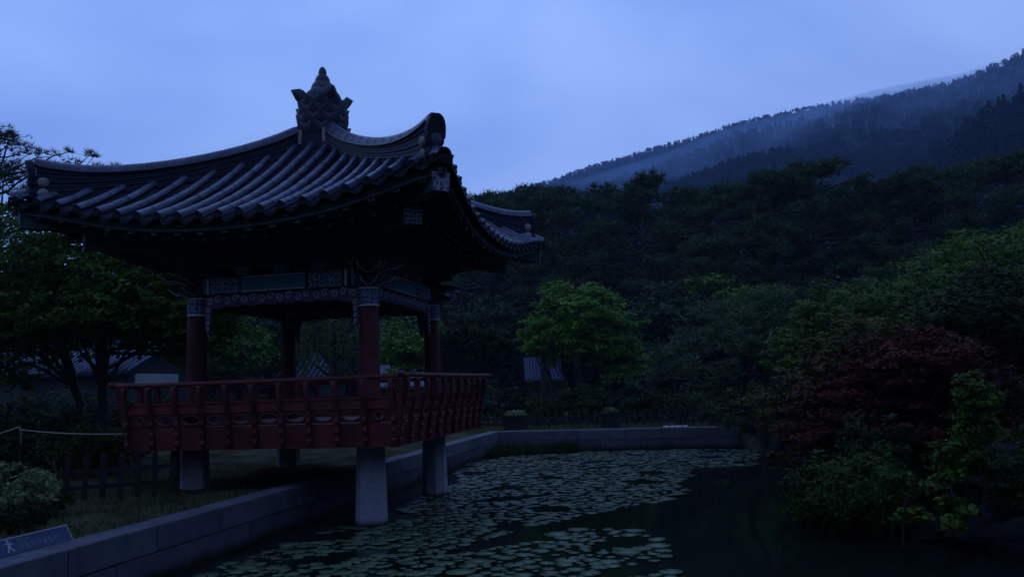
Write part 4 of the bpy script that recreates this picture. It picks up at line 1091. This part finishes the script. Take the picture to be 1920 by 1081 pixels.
# --- shrubs
def shrub(seed, mt, w, d, h, leaf, clumps, per, aspect=.45, cl=.2, stems=True, flat=.6):
    g = np.random.default_rng(seed)
    lob = [(0, 0, h * .5, w * .42, d * .42, h * .48)] + [(w * .33 * math.cos(a), d * .33 * math.sin(a), h * g.uniform(.3, .6), w * .26, d * .26, h * .34) for a in g.uniform(0, 6.28, 5)]
    cr, tips = broad_crown(seed, lob, clumps, per, leaf, cl, MT[mt], flat=flat, aspect=aspect, up=.6)
    wd = limb_mesh(seed, [[(0, 0, -.15), (.03, 0, h * .25), (0, .02, h * .45)]], tips, 18, MT['bark'], .028)
    return wd, cr
def place_shrub(me, label, x, y, z=None, rz=0, sc=1.0, group=None):
    return tree('shrub', label, 'shrub', me[0], me[1], (x, y, (GZ if z is None else z) - .03), rz, sc, group, 'foliage')
SH = [shrub(501, 'lf_dark', 2.2, 1.6, 1.5, .12, 170, 26), shrub(502, 'lf_olive', 1.9, 1.5, 1.3, .11, 160, 26), shrub(503, 'lf_blue', 2.0, 1.6, 1.6, .12, 160, 26)]
az = shrub(510, 'lf_azalea', 1.25, 1.0, .62, .085, 120, 26, .38, .14)
p = at(30, 890, -5.0); place_shrub(az, 'pale green leafy shrub at the left picture edge beside the picket fence', p[0] - .15, -5.0, .66, 0, (1.05, 1, 1.25))
for (px, Y_, sh, sc, lab) in (
 (40, -5.9, 0, .34, 'low dark shrub under the pale shrub beside the blue sign'),
 (95, -4.6, 1, .36, 'small dark shrub at the near end of the picket fence'),
 (60, 0.4, 0, 1.05, 'dark rounded bush behind the rope at the left edge'),
 (165, 0.2, 1, 1.0, 'olive bush behind the rope against the pavilion railing'),
 (-40, 1.5, 2, 1.1, 'grey green bush cut by the left edge behind the rope'),
 (250, 4.5, 0, 1.2, 'dark bush behind the pavilion land side corner'),
 (20, 14.0, 0, 1.5, 'tall dark bush before the long tiled house at the left edge'),
 (110, 15.0, 2, 1.4, 'grey green bush before the middle of the long tiled house'),
 (205, 14.5, 0, 1.5, 'dark bush before the right end of the long tiled house'),
 (300, 15.5, 1, 1.5, 'olive bush below the white end wall of the long tiled house')):
    p = at(px, 850, Y_); place_shrub(SH[sh], lab, p[0], Y_, None, px * .02, sc, 'bushes left of the pavilion')
for (px, Y_, sh, sc, lab) in (
 (880, 17.5, 2, 1.35, 'grey green bush behind the right end of the pavilion railing'),
 (950, 19.0, 0, 1.4, 'dark bush below the house with the white gable'),
 (1030, 17.6, 1, 1.1, 'olive bush behind the fence under the bright green maple'),
 (1095, 17.8, 0, 1.25, 'dark bush behind the fence above the middle planter'),
 (1170, 17.4, 2, 1.25, 'grey green bush behind the fence right of the middle planter'),
 (1250, 17.2, 1, 1.15, 'olive bush behind the fence above the white strip'),
 (1320, 16.8, 0, 1.3, 'dark bush behind the fence under the pond pine'),
 (1400, 16.0, 1, 1.3, 'olive bush behind the trunk of the pond pine'),
 (740, 17.0, 0, 1.3, 'dark bush seen under the front right of the pavilion deck'),
 (620, 14.0, 1, 1.2, 'olive bush seen over the rear railing behind the pavilion'),
 (450, 12.0, 0, 1.2, 'dark bush behind the left half of the rear railing')):
    p = at(px, 790, Y_); place_shrub(SH[sh], lab, p[0], Y_, None, px * .03, sc, 'bushes behind the pond')
gs = shrub(520, 'lf_bank', 2.0, 1.5, 1.35, .085, 260, 34, .5, .2)
p = at(1610, 930, -2.2); place_shrub(gs, 'dark green shrub hanging to the water below the red maple', p[0], -2.2, -.1, .4, 1.0)
for (x, y, sh, sc, lab) in (
 (9.9, -.9, 0, .85, 'dark bush under the left half of the red maple'),
 (11.2, -.8, 1, .85, 'dark olive bush under the right half of the red maple'),
 (12.3, 1.2, 0, 1.2, 'dark bush at the right edge behind the ledge stones'),
 (10.9, 3.2, 0, 1.0, 'dark bush on the bank behind the rust leaved maple'),
 (10.6, 6.4, 1, 1.0, 'dark olive bush on the bank beside the pond pine'),
 (12.6, -2.0, 0, .9, 'dark bush above the ledge stones at the right edge'),
 (10.2, 10.6, 0, 1.1, 'dark bush behind the crooked trunk of the pond pine'),
 (8.75, 11.5, 0, .62, 'low dark bush at the end of the far pond wall'),
 (9.3, 13.6, 1, 1.25, 'olive bush on the far bank right of the pond pine trunk'),
 (11.6, 8.4, 2, 1.35, 'grey green bush on the bank right of the pond pine'),
 (11.9, 5.2, 1, 1.35, 'olive bush behind the small green tree on the right bank'),
 (10.95, -2.9, 0, .62, 'low dark bush behind the tall yellow green plant'),
 (11.5, -3.4, 0, .55, 'low dark bush among the rocks at the lower right edge')):
    place_shrub(SH[sh], lab, x, y, .45, x * 3, sc, 'bushes on the right bank')
gs2 = shrub(521, 'lf_olive', 1.2, 1.0, .9, .085, 120, 30, .5, .18)
p = at(1500, 880, 1.8); place_shrub(gs2, 'dim olive shrub at the waterline left below the red maple', p[0] + .3, 1.8, -.05, .4, 1.0)
def vine(seed, lob, clumps, leaf):
    cr, tips = broad_crown(seed, lob, clumps, 24, leaf, .13, MT['lf_vine'], flat=.5, aspect=.75, up=.7)
    wd = limb_mesh(seed, [[(0, .15, -.25), (.02, .1, .2), (0, .02, .5)]], tips, 12, MT['bark'], .018)
    return wd, cr
v1 = vine(530, [(.16, 0, 1.20, .26, .22, .30), (.12, 0, .80, .28, .22, .30), (-.08, 0, .42, .30, .2, .22), (-.2, 0, .2, .2, .2, .14), (-.35, .05, .02, .2, .2, .14)], 150, .072)
p = at(1806, 870, -3.0); tree('leafy_vine', 'tall yellow green big leaved plant at the right side of the red maple', 'plant', v1[0], v1[1], (p[0] + .05, -3.0, .72), 0, 1.0, crown_name='foliage')
v2 = vine(531, [(0, 0, .25, .17, .16, .14), (.02, 0, .10, .2, .16, .12)], 20, .105)
p = at(1790, 985, -4.0); tree('leafy_vine', 'small yellow green plant among the dark rocks at the lower right', 'plant', v2[0], v2[1], (p[0], -4.0, .40), 0, .95, crown_name='foliage')
v3 = vine(532, [(0, 0, .2, .18, .16, .10)], 13, .095)
p = at(1712, 985, -4.0); tree('leafy_vine', 'little yellow green sprig at the waterline left of the lower right rocks', 'plant', v3[0], v3[1], (p[0], -4.0, .35), 1.5, .9, crown_name='foliage')

# --- grass strips
def grass(name, label, pts, h, mt, seed):
    g = np.random.default_rng(seed); pts = np.asarray(pts); n = len(pts)
    a = g.uniform(0, 6.28, n); hh = h * g.uniform(.45, 1.3, n); w = .012 * (1 + h)
    lean = np.stack([np.cos(a + 1), np.sin(a + 1), np.zeros(n)], 1) * (hh * g.uniform(.1, .6, n))[:, None]
    sd = np.stack([np.cos(a), np.sin(a), np.zeros(n)], 1) * w
    up = np.zeros((n, 3)); up[:, 2] = hh
    V = np.stack([pts - sd, pts + sd, pts + lean * .35 + up * .6 + sd * .7, pts + lean + up], 1).reshape(-1, 3)
    i = np.arange(n) * 4; T = np.stack([np.stack([i, i + 1, i + 2], 1), np.stack([i, i + 2, i + 3], 1)], 1).reshape(-1, 3)
    tag(link(name, np_mesh(name, V, T, mt)), label, 'grass', kind='stuff')
g = np.random.default_rng(7)
n = 9000; xx = 0.08 - 5.5 * g.uniform(0, 1, n) ** 1.2; yy = g.uniform(-11, 2, n)
keep = (np.sin(xx * 3 + 1) * np.cos(yy * 2.3) + g.normal(size=n) * .7 > -.35) & ~((xx > -2.3) & (yy > -2.4) & (yy < 2.4)); xx, yy = xx[keep], yy[keep]
grass('bank_grass', 'short rough grass on the bank behind the pond wall', np.stack([xx, yy, ground_z(xx, yy) - .01], 1), .10, MT['grass'], 3)
n = 7000; xx = g.uniform(-1, 9.5, n); yy = g.uniform(12.45, 17, n)
grass('far_bank_grass', 'short grass on the far bank below the picket fence', np.stack([xx, yy, ground_z(xx, yy) - .01], 1), .13, MT['grass'], 4)
n = 2600; xx = .56 + 2.6 * g.uniform(0, 1, n) ** 1.25; yy = 11.95 - 2.2 * (1 - xx / 3.4) * g.uniform(0, 1, n) ** 1.6
grass('water_grass', 'thin green water grass in the far corner of the pond against the wall', np.stack([xx, yy, -.05 + 0 * xx], 1), .30, MT['reed'], 5)

# ------------------------------------------------------------------ rocks on the right bank
def rock(name, label, loc, size, seed, mt='rock', rz=0.0, group=None):
    import bmesh
    g = np.random.default_rng(seed); bm = bmesh.new(); bmesh.ops.create_icosphere(bm, subdivisions=3, radius=1)
    k = g.normal(size=(7, 3)); k /= np.linalg.norm(k, axis=1, keepdims=True); cut = g.uniform(.55, .85, 7)
    for v in bm.verts:
        c = np.array(v.co)
        for n_, d_ in zip(k, cut):
            e = c @ n_ - d_
            if e > 0: c = c - n_ * e * .9
        c = c * (1 + .07 * math.sin(c[0] * 7 + seed) * math.cos(c[1] * 6 + c[2] * 5) + .03 * math.sin(c[0] * 17 + c[2] * 13) * math.sin(c[1] * 15 + seed))
        v.co = c * np.array(size)
    me = bpy.data.meshes.new(name); bm.to_mesh(me); bm.free(); me.materials.append(MT[mt]); smooth_by_angle(me, 28)
    o = link(name, me); o.location = loc; o.rotation_euler = (0, 0, rz); tag(o, label, 'rock', group); return o
G_ = 'rocks of the right bank'
rock('bank_rock', 'pale rounded rock at the lower right picture edge', tuple(at(1895, 945, -2.2)), (.34, .3, .25), 1, 'rock_pale', .4, G_)
rock('bank_rock', 'pale wedge shaped rock left of the rounded pale rock at lower right', tuple(at(1862, 965, -2.6)), (.22, .2, .17), 2, 'rock_pale', 1.1, G_)
rock('bank_rock', 'flat dark ledge stone at the right edge beside the yellow green plant', tuple(at(1905, 850, -1.6)), (.75, .6, .17), 3, 'rock', .1, G_)
rock('bank_rock', 'dark ledge stone under the flat ledge at the right edge', tuple(at(1890, 900, -1.8)), (.8, .6, .17), 4, 'rock', -.2, G_)
rock('bank_rock', 'dark rock at the waterline below the pale rounded rock', tuple(at(1840, 1010, -3.2)), (.5, .4, .26), 5, 'rock', .6, G_)
rock('bank_rock', 'dark rock at the very lower right corner', tuple(at(1930, 1020, -3.6)), (.5, .4, .34), 6, 'rock', .3, G_)
rock('bank_rock', 'dark rock between the hanging shrub and the small yellow green plant', tuple(at(1750, 1000, -2.6)), (.42, .4, .24), 7, 'rock', .9, G_)
rock('bank_rock', 'dark rock behind the hanging shrub under the red maple', tuple(at(1650, 900, -.4)), (.9, .6, .5), 8, 'rock', .2, G_)
rock('bank_rock', 'dark rock at the foot of the pond pine', (9.6, 8.4, .15), (.7, .6, .42), 9, 'rock', .5, G_)
rock('bank_rock', 'dark rock at the waterline between the pond pine and the red maple', (10.2, 4.8, .1), (.7, .9, .45), 10, 'rock', 1.5, G_)

# ------------------------------------------------------------------ lily pads
def in_poly(x, y, P):
    c = np.zeros(len(x), bool); n = len(P)
    for i in range(n):
        x0, y0 = P[i]; x1, y1 = P[(i + 1) % n]
        k = ((y0 > y) != (y1 > y)) & (x < (x1 - x0) * (y - y0) / (y1 - y0 + 1e-12) + x0)
        c ^= k
    return c
zoneA = [(880, 868), (960, 856), (1090, 847), (1300, 841), (1420, 843), (1420, 872), (1290, 879), (1300, 892), (1265, 906), (1290, 918), (1250, 938), (1180, 950), (1090, 966), (1050, 978), (975, 988), (950, 1006), (900, 1016), (860, 1026), (740, 1081), (600, 1130), (250, 1130), (420, 1060), (560, 1014), (640, 985), (735, 975), (760, 950), (845, 912), (870, 900), (850, 888)]
zoneB = [(1045, 994), (1120, 992), (1190, 995), (1245, 1014), (1250, 1030), (1270, 1060), (1250, 1110), (600, 1130), (740, 1070), (880, 1032), (940, 1022), (1035, 1012)]
zA = [tuple(onz(a, b_, 0)[:2]) for a, b_ in zoneA]; zB = [tuple(onz(a, b_, 0)[:2]) for a, b_ in zoneB]
g = np.random.default_rng(12)
cand = np.stack([g.uniform(.6, 9.5, 40000), g.uniform(-7.2, 12, 40000)], 1)
ok = (in_poly(cand[:, 0], cand[:, 1], zA) | in_poly(cand[:, 0], cand[:, 1], zB))
cand = cand[ok]
kept = []; cell = {}
for (x, y) in cand:
    r = float(np.clip(g.normal(.105, .040), .04, .20))
    if (np.sin(x * 2.1 + 1.7 * np.cos(y * 1.1)) * np.cos(y * 1.9 - .6 * x) > .66 or g.uniform() < .06): continue
    cx, cy = int(x // .4), int(y // .4); bad = False
    for i in (-1, 0, 1):
        for j in (-1, 0, 1):
            for (a, b_, q) in cell.get((cx + i, cy + j), ()):
                if (a - x) ** 2 + (b_ - y) ** 2 < ((r + q) * .83) ** 2: bad = True; break
            if bad: break
        if bad: break
    if bad or any((x - px_) ** 2 + (y - py_) ** 2 < .42 ** 2 for px_, py_ in ((C_, -C_), (C_, C_))): continue
    cell.setdefault((cx, cy), []).append((x, y, r)); kept.append((x, y, r))
def pad_mesh(seed):
    g2 = random.Random(seed); n_ = 15; V = [(0, 0, 0.004)]
    for i in range(n_):
        a = .16 + (2 * PI - .32) * i / (n_ - 1); rr = 1 + g2.uniform(-.05, .05)
        V.append((rr * math.cos(a), rr * math.sin(a), .008 + g2.uniform(-.010, .026)))
    V += [(x * .98, y * .98, z - .035) for x, y, z in V[1:]]
    F = [(0, i, i + 1) for i in range(1, n_)] + [(i + 1, i, n_ + i, n_ + i + 1) for i in range(1, n_)]
    m = MB().add(V, F).mesh('lily_pad', MT['pad'], True); return m
PADS = [pad_mesh(i) for i in range(5)]
def px_of(p):
    d = np.array(p) - CAM; return 960 + FPX * (d @ CR) / (d @ CF), 540.5 - FPX * (d @ CU) / (d @ CF), d @ CF
vis = []
for q in kept:
    X_, Y_, D_ = px_of((q[0], q[1], 0)); inside = -10 < X_ < 1930 and Y_ < 1085
    vis.append((0 if inside else 1, D_, q))
vis.sort(key=lambda t: (t[0], t[1]))
rest = []
for i, (o_, D_, (x, y, r)) in enumerate(vis):
    mm = Matrix.Translation((x, y, .005 + g.uniform(0, .010))) @ Matrix.Rotation(g.uniform(0, 6.28), 4, 'Z') @ Matrix.Rotation(g.normal() * .03, 4, 'X') @ Matrix.Diagonal((r, r, r, 1))
    me = PADS[int(g.integers(0, 5))]
    if i < 300:
        ob = link('lily_pad', me); ob.matrix_world = mm
        tag(ob, 'round green lily pad floating in the nearer part of the pond', 'lily pad', 'lily pads floating on the pond')
    else: rest.append((me, mm))
m = MB()
for me, mm in rest: m.add([mm @ v.co for v in me.vertices], [tuple(p_.vertices) for p_ in me.polygons])
tag(m.build('lily_pads_beyond', MT['pad'], None, True), 'carpet of lily pads covering the farther part of the pond', 'lily pads', kind='stuff')

# ------------------------------------------------------------------ picket fences
def picket(h, w):
    return MB().prism([(-w, 0), (w, 0), (w, h - .05), (w * .5, h), (-w * .5, h), (-w, h - .05)], lambda p: (p[0], -.012, p[1]), lambda p: (p[0], .012, p[1])).mesh('picket', MT['fence'])
def fence(label, a, b_, n_, h, posts, hw=.045, rails=(.28, .62)):
    a, b_ = np.array(a, float), np.array(b_, float); L_ = float(np.linalg.norm(b_ - a)); ang = math.atan2(b_[1] - a[1], b_[0] - a[0])
    o = empty('picket_fence', (a[0], a[1], GZ), ang); tag(o, label, 'fence')
    pm_ = picket(h, hw)
    for i in range(n_):
        link('picket', pm_, o, Matrix.Translation((L_ * (i + .5) / n_, -.035, rng.uniform(-.02, .02))) @ Matrix.Rotation(rng.uniform(-.03, .03), 4, 'Y'))
    for f in rails: MB().box((0, -.02, h * f - .035), (L_, .02, h * f + .035)).build('rail', MT['fence'], o)
    for x in posts: MB().bevbox((x - .07, -.02, -.1), (x + .07, .10, h + .06), .015).build('post', MT['fence'], o)
    return o
fa = onz(105, 942, GZ); fb = onz(338, 922, GZ)
fence('low dark picket fence left of the pavilion behind the blue sign', fa[:2], fb[:2], 7, .74, [float(np.linalg.norm(fb[:2] - fa[:2])) - .08])
fence('low dark picket fence on the far bank behind the planters', (-1.2, 14.6), (9.2, 14.2), 36, .62, [0, 2.6, 5.2, 7.8, 10.3], .05)

# ------------------------------------------------------------------ rope barrier
rp0 = at(38, 800, -1.0)
o = empty('rope_post', (rp0[0], -1.0, GZ)); tag(o, 'thin post holding the pale rope at the left edge', 'post')
MB().tube([(0, 0, -.1), (0.01, 0, .5), (0, 0, rp0[2] - GZ + .06)], [.022, .022, .020], 7).build('stake', MT['bark'], o)
MB().tube([(0.02, -.025, rp0[2] - GZ + .01), (.05, -.03, rp0[2] - GZ - .1), (.05, -.02, rp0[2] - GZ - .32)], .008, 5).build('rope_tail', MT['rope'], o)
def sag(a, b_, d, n_=12):
    a, b_ = np.array(a), np.array(b_); return [a + (b_ - a) * i / n_ - np.array([0, 0, d * 4 * (i / n_) * (1 - i / n_)]) for i in range(n_ + 1)]
e1 = at(-160, 860, -1.0); e2 = at(262, 811, -1.0)
tag(MB().tube(sag((rp0[0], -1.03, rp0[2]), (e1[0], -1.03, e1[2]), .02), .012, 6).build('rope', MT['rope']), 'pale rope running left from the thin post to the picture edge', 'rope')
tag(MB().tube(sag((rp0[0] + .02, -1.03, rp0[2] - .05), (e2[0], -1.03, e2[2]), .05), .012, 6).build('rope', MT['rope']), 'pale rope stretched from the thin post to the pavilion railing', 'rope')

# ------------------------------------------------------------------ blue notice on the wall
sy0, sy1 = -7.75, -6.55
o = empty('notice_sign', (0.06, sy0, .655)); tag(o, 'low slanted blue notice board with pale lettering on the near pond wall', 'sign')
Ls = sy1 - sy0
A = math.atan2(.10, .17)
def sgn_pt(u, v, w): return (0.06 - v * math.sin(A) + w * math.cos(A), u, v * math.cos(A) + w * math.sin(A) + .01)
def sbox(u0, u1, v0, v1, w0, w1):
    m = MB(); m.add([sgn_pt(u, v, w) for (u, v, w) in ((u0, v0, w0), (u1, v0, w0), (u1, v1, w0), (u0, v1, w0), (u0, v0, w1), (u1, v0, w1), (u1, v1, w1), (u0, v1, w1))],
                    [(3, 2, 1, 0), (4, 5, 6, 7), (0, 1, 5, 4), (1, 2, 6, 5), (2, 3, 7, 6), (3, 0, 4, 7)]); return m
VH = .17
sbox(0, Ls, 0, VH, -.012, 0).build('board', MT['sign_blue'], o)
m = sbox(-.012, Ls + .012, VH, VH + .012, -.014, .006); m.build('frame', MT['sign_edge'], o)
sbox(Ls, Ls + .012, 0, VH, -.014, .006).build('frame', MT['sign_edge'], o)
def sign_text(txt, u, v, size, name):
    c = bpy.data.curves.new(name, 'FONT'); c.body = txt; c.size = size; c.extrude = .0006; c.space_character = 1.05
    t = bpy.data.objects.new(name, c); COL.objects.link(t); bpy.context.view_layer.update()
    dg = bpy.context.evaluated_depsgraph_get(); me = bpy.data.meshes.new_from_object(t.evaluated_get(dg)); bpy.data.objects.remove(t)
    me.materials.clear(); me.materials.append(MT['sign_ink'])
    for vv in me.vertices: vv.co = sgn_pt(u + vv.co.x, v + vv.co.y, .003 + vv.co.z)
    return link(name, me, o)
sign_text('규중기사용하기', .50, .036, .082, 'lettering')
sign_text('안전한 물놀이', .51, .125, .032, 'small_lettering')
# white walking figure
m = MB()
def flat(poly):
    m.prism(poly, lambda p: sgn_pt(p[0], p[1], .002), lambda p: sgn_pt(p[0], p[1], .004))
flat([(.40 + .018 * math.cos(a), .152 + .014 * math.sin(a)) for a in np.linspace(0, 2 * PI, 11)[:-1]])
flat([(.345, .118), (.375, .132), (.425, .132), (.455, .108), (.445, .100), (.42, .115), (.42, .075), (.45, .03), (.43, .025), (.40, .07), (.375, .02), (.355, .025), (.382, .08), (.38, .122), (.352, .115)])
m.build('figure', MT['sign_edge'], o)

# ------------------------------------------------------------------ planters and the white strip on the far bank
def planter(label, px, Y_, w, h, seed):
    p = at(px, 795, Y_); o = empty('planter', (p[0], Y_, GZ)); tag(o, label, 'planter')
    MB().rings([[(-w * .44, -.2, 0), (w * .44, -.2, 0), (w * .44, .2, 0), (-w * .44, .2, 0)], [(-w * .5, -.24, h - .06), (w * .5, -.24, h - .06), (w * .5, .24, h - .06), (-w * .5, .24, h - .06)],
                [(-w * .53, -.27, h - .06), (w * .53, -.27, h - .06), (w * .53, .27, h - .06), (-w * .53, .27, h - .06)], [(-w * .53, -.27, h), (w * .53, -.27, h), (w * .53, .27, h), (-w * .53, .27, h)],
                [(-w * .46, -.2, h - .02), (w * .46, -.2, h - .02), (w * .46, .2, h - .02), (-w * .46, .2, h - .02)]], True, True).build('box', MT['planter'], o)
    cr, _ = broad_crown(seed, [(0, 0, h + .07, w * .42, .18, .10)], 26, 12, .07, .08, MT['lf_azalea'], flat=.8, aspect=.5)
    link('flowers', cr, o)
planter('dark planter box with pale flowers at the left end of the far bank', 968, 13.4, .86, .56, 601)
planter('dark planter box on the far bank below the bright green maple', 1144, 13.4, .62, .56, 602)
planter('dark planter box on the far bank half hidden by the pond pine', 1350, 13.6, .80, .58, 603)
p0 = at(1243, 797, 12.2); p1 = at(1290, 796, 12.2)
o = empty('white_strip', (p0[0], 12.2, .672)); tag(o, 'bright white segmented strip lying on the far pond wall', 'strip')
for i in range(4):
    l = (p1[0] - p0[0]) / 4; MB().bevbox((l * i + .012, -.05, 0), (l * (i + 1) - .012, .05, .05), .01).build('segment', MT['white'], o)

# ------------------------------------------------------------------ houses in the trees
def tile_house(label, loc, rz, Lx, Dy, eave_z, ridge_z, wall_mt='white_wall', n_rows=None, roof_mt='tile', over=.7, rows=True, gable='white_wall', end=None):
    o = empty('house', loc, rz); tag(o, label, 'house')
    MB().box((-Lx / 2, -Dy / 2, 0), (Lx / 2, Dy / 2, eave_z)).build('wall', MT[wall_mt], o)
    if end: MB().box((Lx / 2 + .002, -Dy / 2 + .6, 2.35), (Lx / 2 + .03, Dy / 2 - 1.4, eave_z - .38)).build('end_wall', MT[end], o)
    # timber posts and windows
    for i in range(5):
        x = -Lx / 2 + Lx * i / 4; MB().box((x - .09, -Dy / 2 - .03, 0), (x + .09, -Dy / 2 + .05, eave_z)).build('post', MT['fence'], o)
    for i in range(4):
        x = -Lx / 2 + Lx * (i + .5) / 4; w_ = Lx * .07
        w1 = MB().box((x - w_, -Dy / 2 - .02, .9), (x + w_, -Dy / 2 + .03, eave_z - .5)).build('window', MT['planter'], o)
    yo = Dy / 2 + over; xo = Lx / 2 + over
    sl = (ridge_z - eave_z) / (Dy / 2)
    ze_ = eave_z - sl * over * .75
    rf = MB()
    prof = [(-yo, ze_), (-yo * .5, ze_ + (ridge_z - ze_) * .43), (0, ridge_z), (yo * .5, ze_ + (ridge_z - ze_) * .43), (yo, ze_)]
    rf.prism(prof + [(yo, ze_ - .14), (0, ridge_z - .2), (-yo, ze_ - .14)], lambda p: (-xo, p[0], p[1]), lambda p: (xo, p[0], p[1]))
    r_ = rf.build('roof', MT['tile_dark' if rows else roof_mt], o)
    MB().prism([(-Dy / 2, eave_z), (Dy / 2, eave_z), (0, ridge_z - .25)], lambda p: (-Lx / 2, p[0], p[1]), lambda p: (Lx / 2, p[0], p[1])).build('gable_wall', MT[gable], o)
    if rows:
        n_ = n_rows or int(2 * xo / .36)
        half = MB()
        for sg in (-1, 1):
            pts = [(sg * y, z + .03) for y, z in prof[2:]] if sg > 0 else [(y, z + .03) for y, z in prof[:3]]
            half2 = MB().tube([(0, y, z) for y, z in pts], .10, 8); me = half2.mesh('tile_row', MT['tile'], True)
            for i in range(n_): link('tile_row', me, r_, Matrix.Translation((-xo + .1 + (2 * xo - .2) * i / (n_ - 1), 0, 0)))
        MB().box((-xo, -.14, ridge_z - .05), (xo, .14, ridge_z + .32)).build('ridge', MT['tile_dark'], r_)
    else:
        n_ = 12
        for sg in (-1, 1):
            pts = [(0, sg * abs(y), z + .02) for y, z in prof[2:]]
            me = MB().tube(pts, .03, 4).mesh('roof_seam', MT[roof_mt])
            for i in range(n_): link('roof_seam', me, r_, Matrix.Translation((-xo + .1 + (2 * xo - .2) * i / (n_ - 1), 0, 0)))
    return o
tile_house('long house with dark tiled roof and white end wall behind the left hand trees', (-28.9, 24.2, GZ), 0, 14.4, 5.6, 3.3, 4.85, wall_mt='wood_dark', gable='wood_dark', end='white_wall')
p = at(560, 690, 33); tile_house('house with dark tiled roof glimpsed behind the rear column', (p[0] - 1.2, 34, GZ), 0, 6.0, 4.4, 2.5, 4.3, wall_mt='wood_dark', gable='wood_dark')
p = at(742, 690, 40); tile_house('house with blue grey roof glimpsed between the front and right columns', (p[0], 41, GZ), R(8), 3.4, 3.6, 2.3, 4.0, wall_mt='wood_dark', roof_mt='blue_roof', rows=False, gable='wood_dark')
p = at(1000, 690, 46); tile_house('house with blue roof and white gable behind the bright green maple trunks', (p[0], 50, GZ), R(14), 2.3, 3.2, 2.3, 3.85, wall_mt='wood_dark', roof_mt='blue_roof', rows=False, over=.4)

# ------------------------------------------------------------------ haze
hm = bpy.data.materials.new('haze'); hm.use_nodes = True; n = hm.node_tree
n.nodes.remove(n.nodes['Principled BSDF'])
pv = n.nodes.new('ShaderNodeVolumePrincipled'); pv.inputs['Color'].default_value = (0.42, 0.66, 1.0, 1); pv.inputs['Density'].default_value = 0.00036; pv.inputs['Anisotropy'].default_value = 0.0
n.links.new(pv.outputs['Volume'], n.nodes['Material Output'].inputs['Volume'])
hz = MB().box((-2300, -160, -2.6), (1900, 1500, 470)).build('haze', hm); tag(hz, kind='stuff')
hz.display_type = 'WIRE'

# low cloud hanging on the upper mountain
mm_ = bpy.data.materials.new('mountain mist'); mm_.use_nodes = True; n = mm_.node_tree
n.nodes.remove(n.nodes['Principled BSDF'])
pv = n.nodes.new('ShaderNodeVolumePrincipled'); pv.inputs['Color'].default_value = (0.50, 0.71, 1.0, 1)
tg = n.nodes.new('ShaderNodeTexCoord'); sx = n.nodes.new('ShaderNodeSeparateXYZ'); n.links.new(tg.outputs['Object'], sx.inputs[0])
z3 = n.nodes.new('ShaderNodeTexNoise'); z3.inputs['Scale'].default_value = 0.019; z3.inputs['Detail'].default_value = 3; n.links.new(tg.outputs['Object'], z3.inputs['Vector'])
r3 = n.nodes.new('ShaderNodeMapRange'); r3.inputs['From Min'].default_value = .36; r3.inputs['From Max'].default_value = .66; r3.inputs['To Min'].default_value = .12; r3.inputs['To Max'].default_value = 1.0
n.links.new(z3.outputs['Fac'], r3.inputs['Value'])
m1 = n.nodes.new('ShaderNodeMath'); m1.operation = 'MULTIPLY'; m1.inputs[0].default_value = 1.0; n.links.new(r3.outputs[0], m1.inputs[1])
m2 = n.nodes.new('ShaderNodeMath'); m2.operation = 'MULTIPLY'; m2.inputs[1].default_value = 0.0075; n.links.new(m1.outputs[0], m2.inputs[0]); n.links.new(m2.outputs[0], pv.inputs['Density'])
n.links.new(pv.outputs['Volume'], n.nodes['Material Output'].inputs['Volume'])
ms = MB(); rs = []
for (px, py, a, b_) in ((1020, 362, 2, 4), (1110, 348, 8, 40), (1230, 316, 14, 70), (1360, 270, 17, 85), (1500, 236, 19, 90), (1650, 200, 24, 100), (1800, 168, 30, 110), (1950, 122, 34, 115), (2150, 70, 36, 110), (2400, 10, 10, 20)):
    c = at(px, py - (13 if px < 1700 else 4), 575)
    rs.append([(c[0] * (575 + b_ * math.cos(2 * PI * k / 16)) / 575, 575 + b_ * math.cos(2 * PI * k / 16), c[2] * ((575 + b_ * math.cos(2 * PI * k / 16)) / 575) ** 1.15 + a * math.sin(2 * PI * k / 16) * (.30 if k < 8 else 1.9)) for k in range(16)])
ms.rings(rs, True, True)
ms = ms.build('mist', mm_); tag(ms, kind='stuff'); ms.display_type = 'WIRE'
try:
    SC.cycles.volume_step_rate = 3.0; SC.cycles.volume_max_steps = 48
except Exception: pass
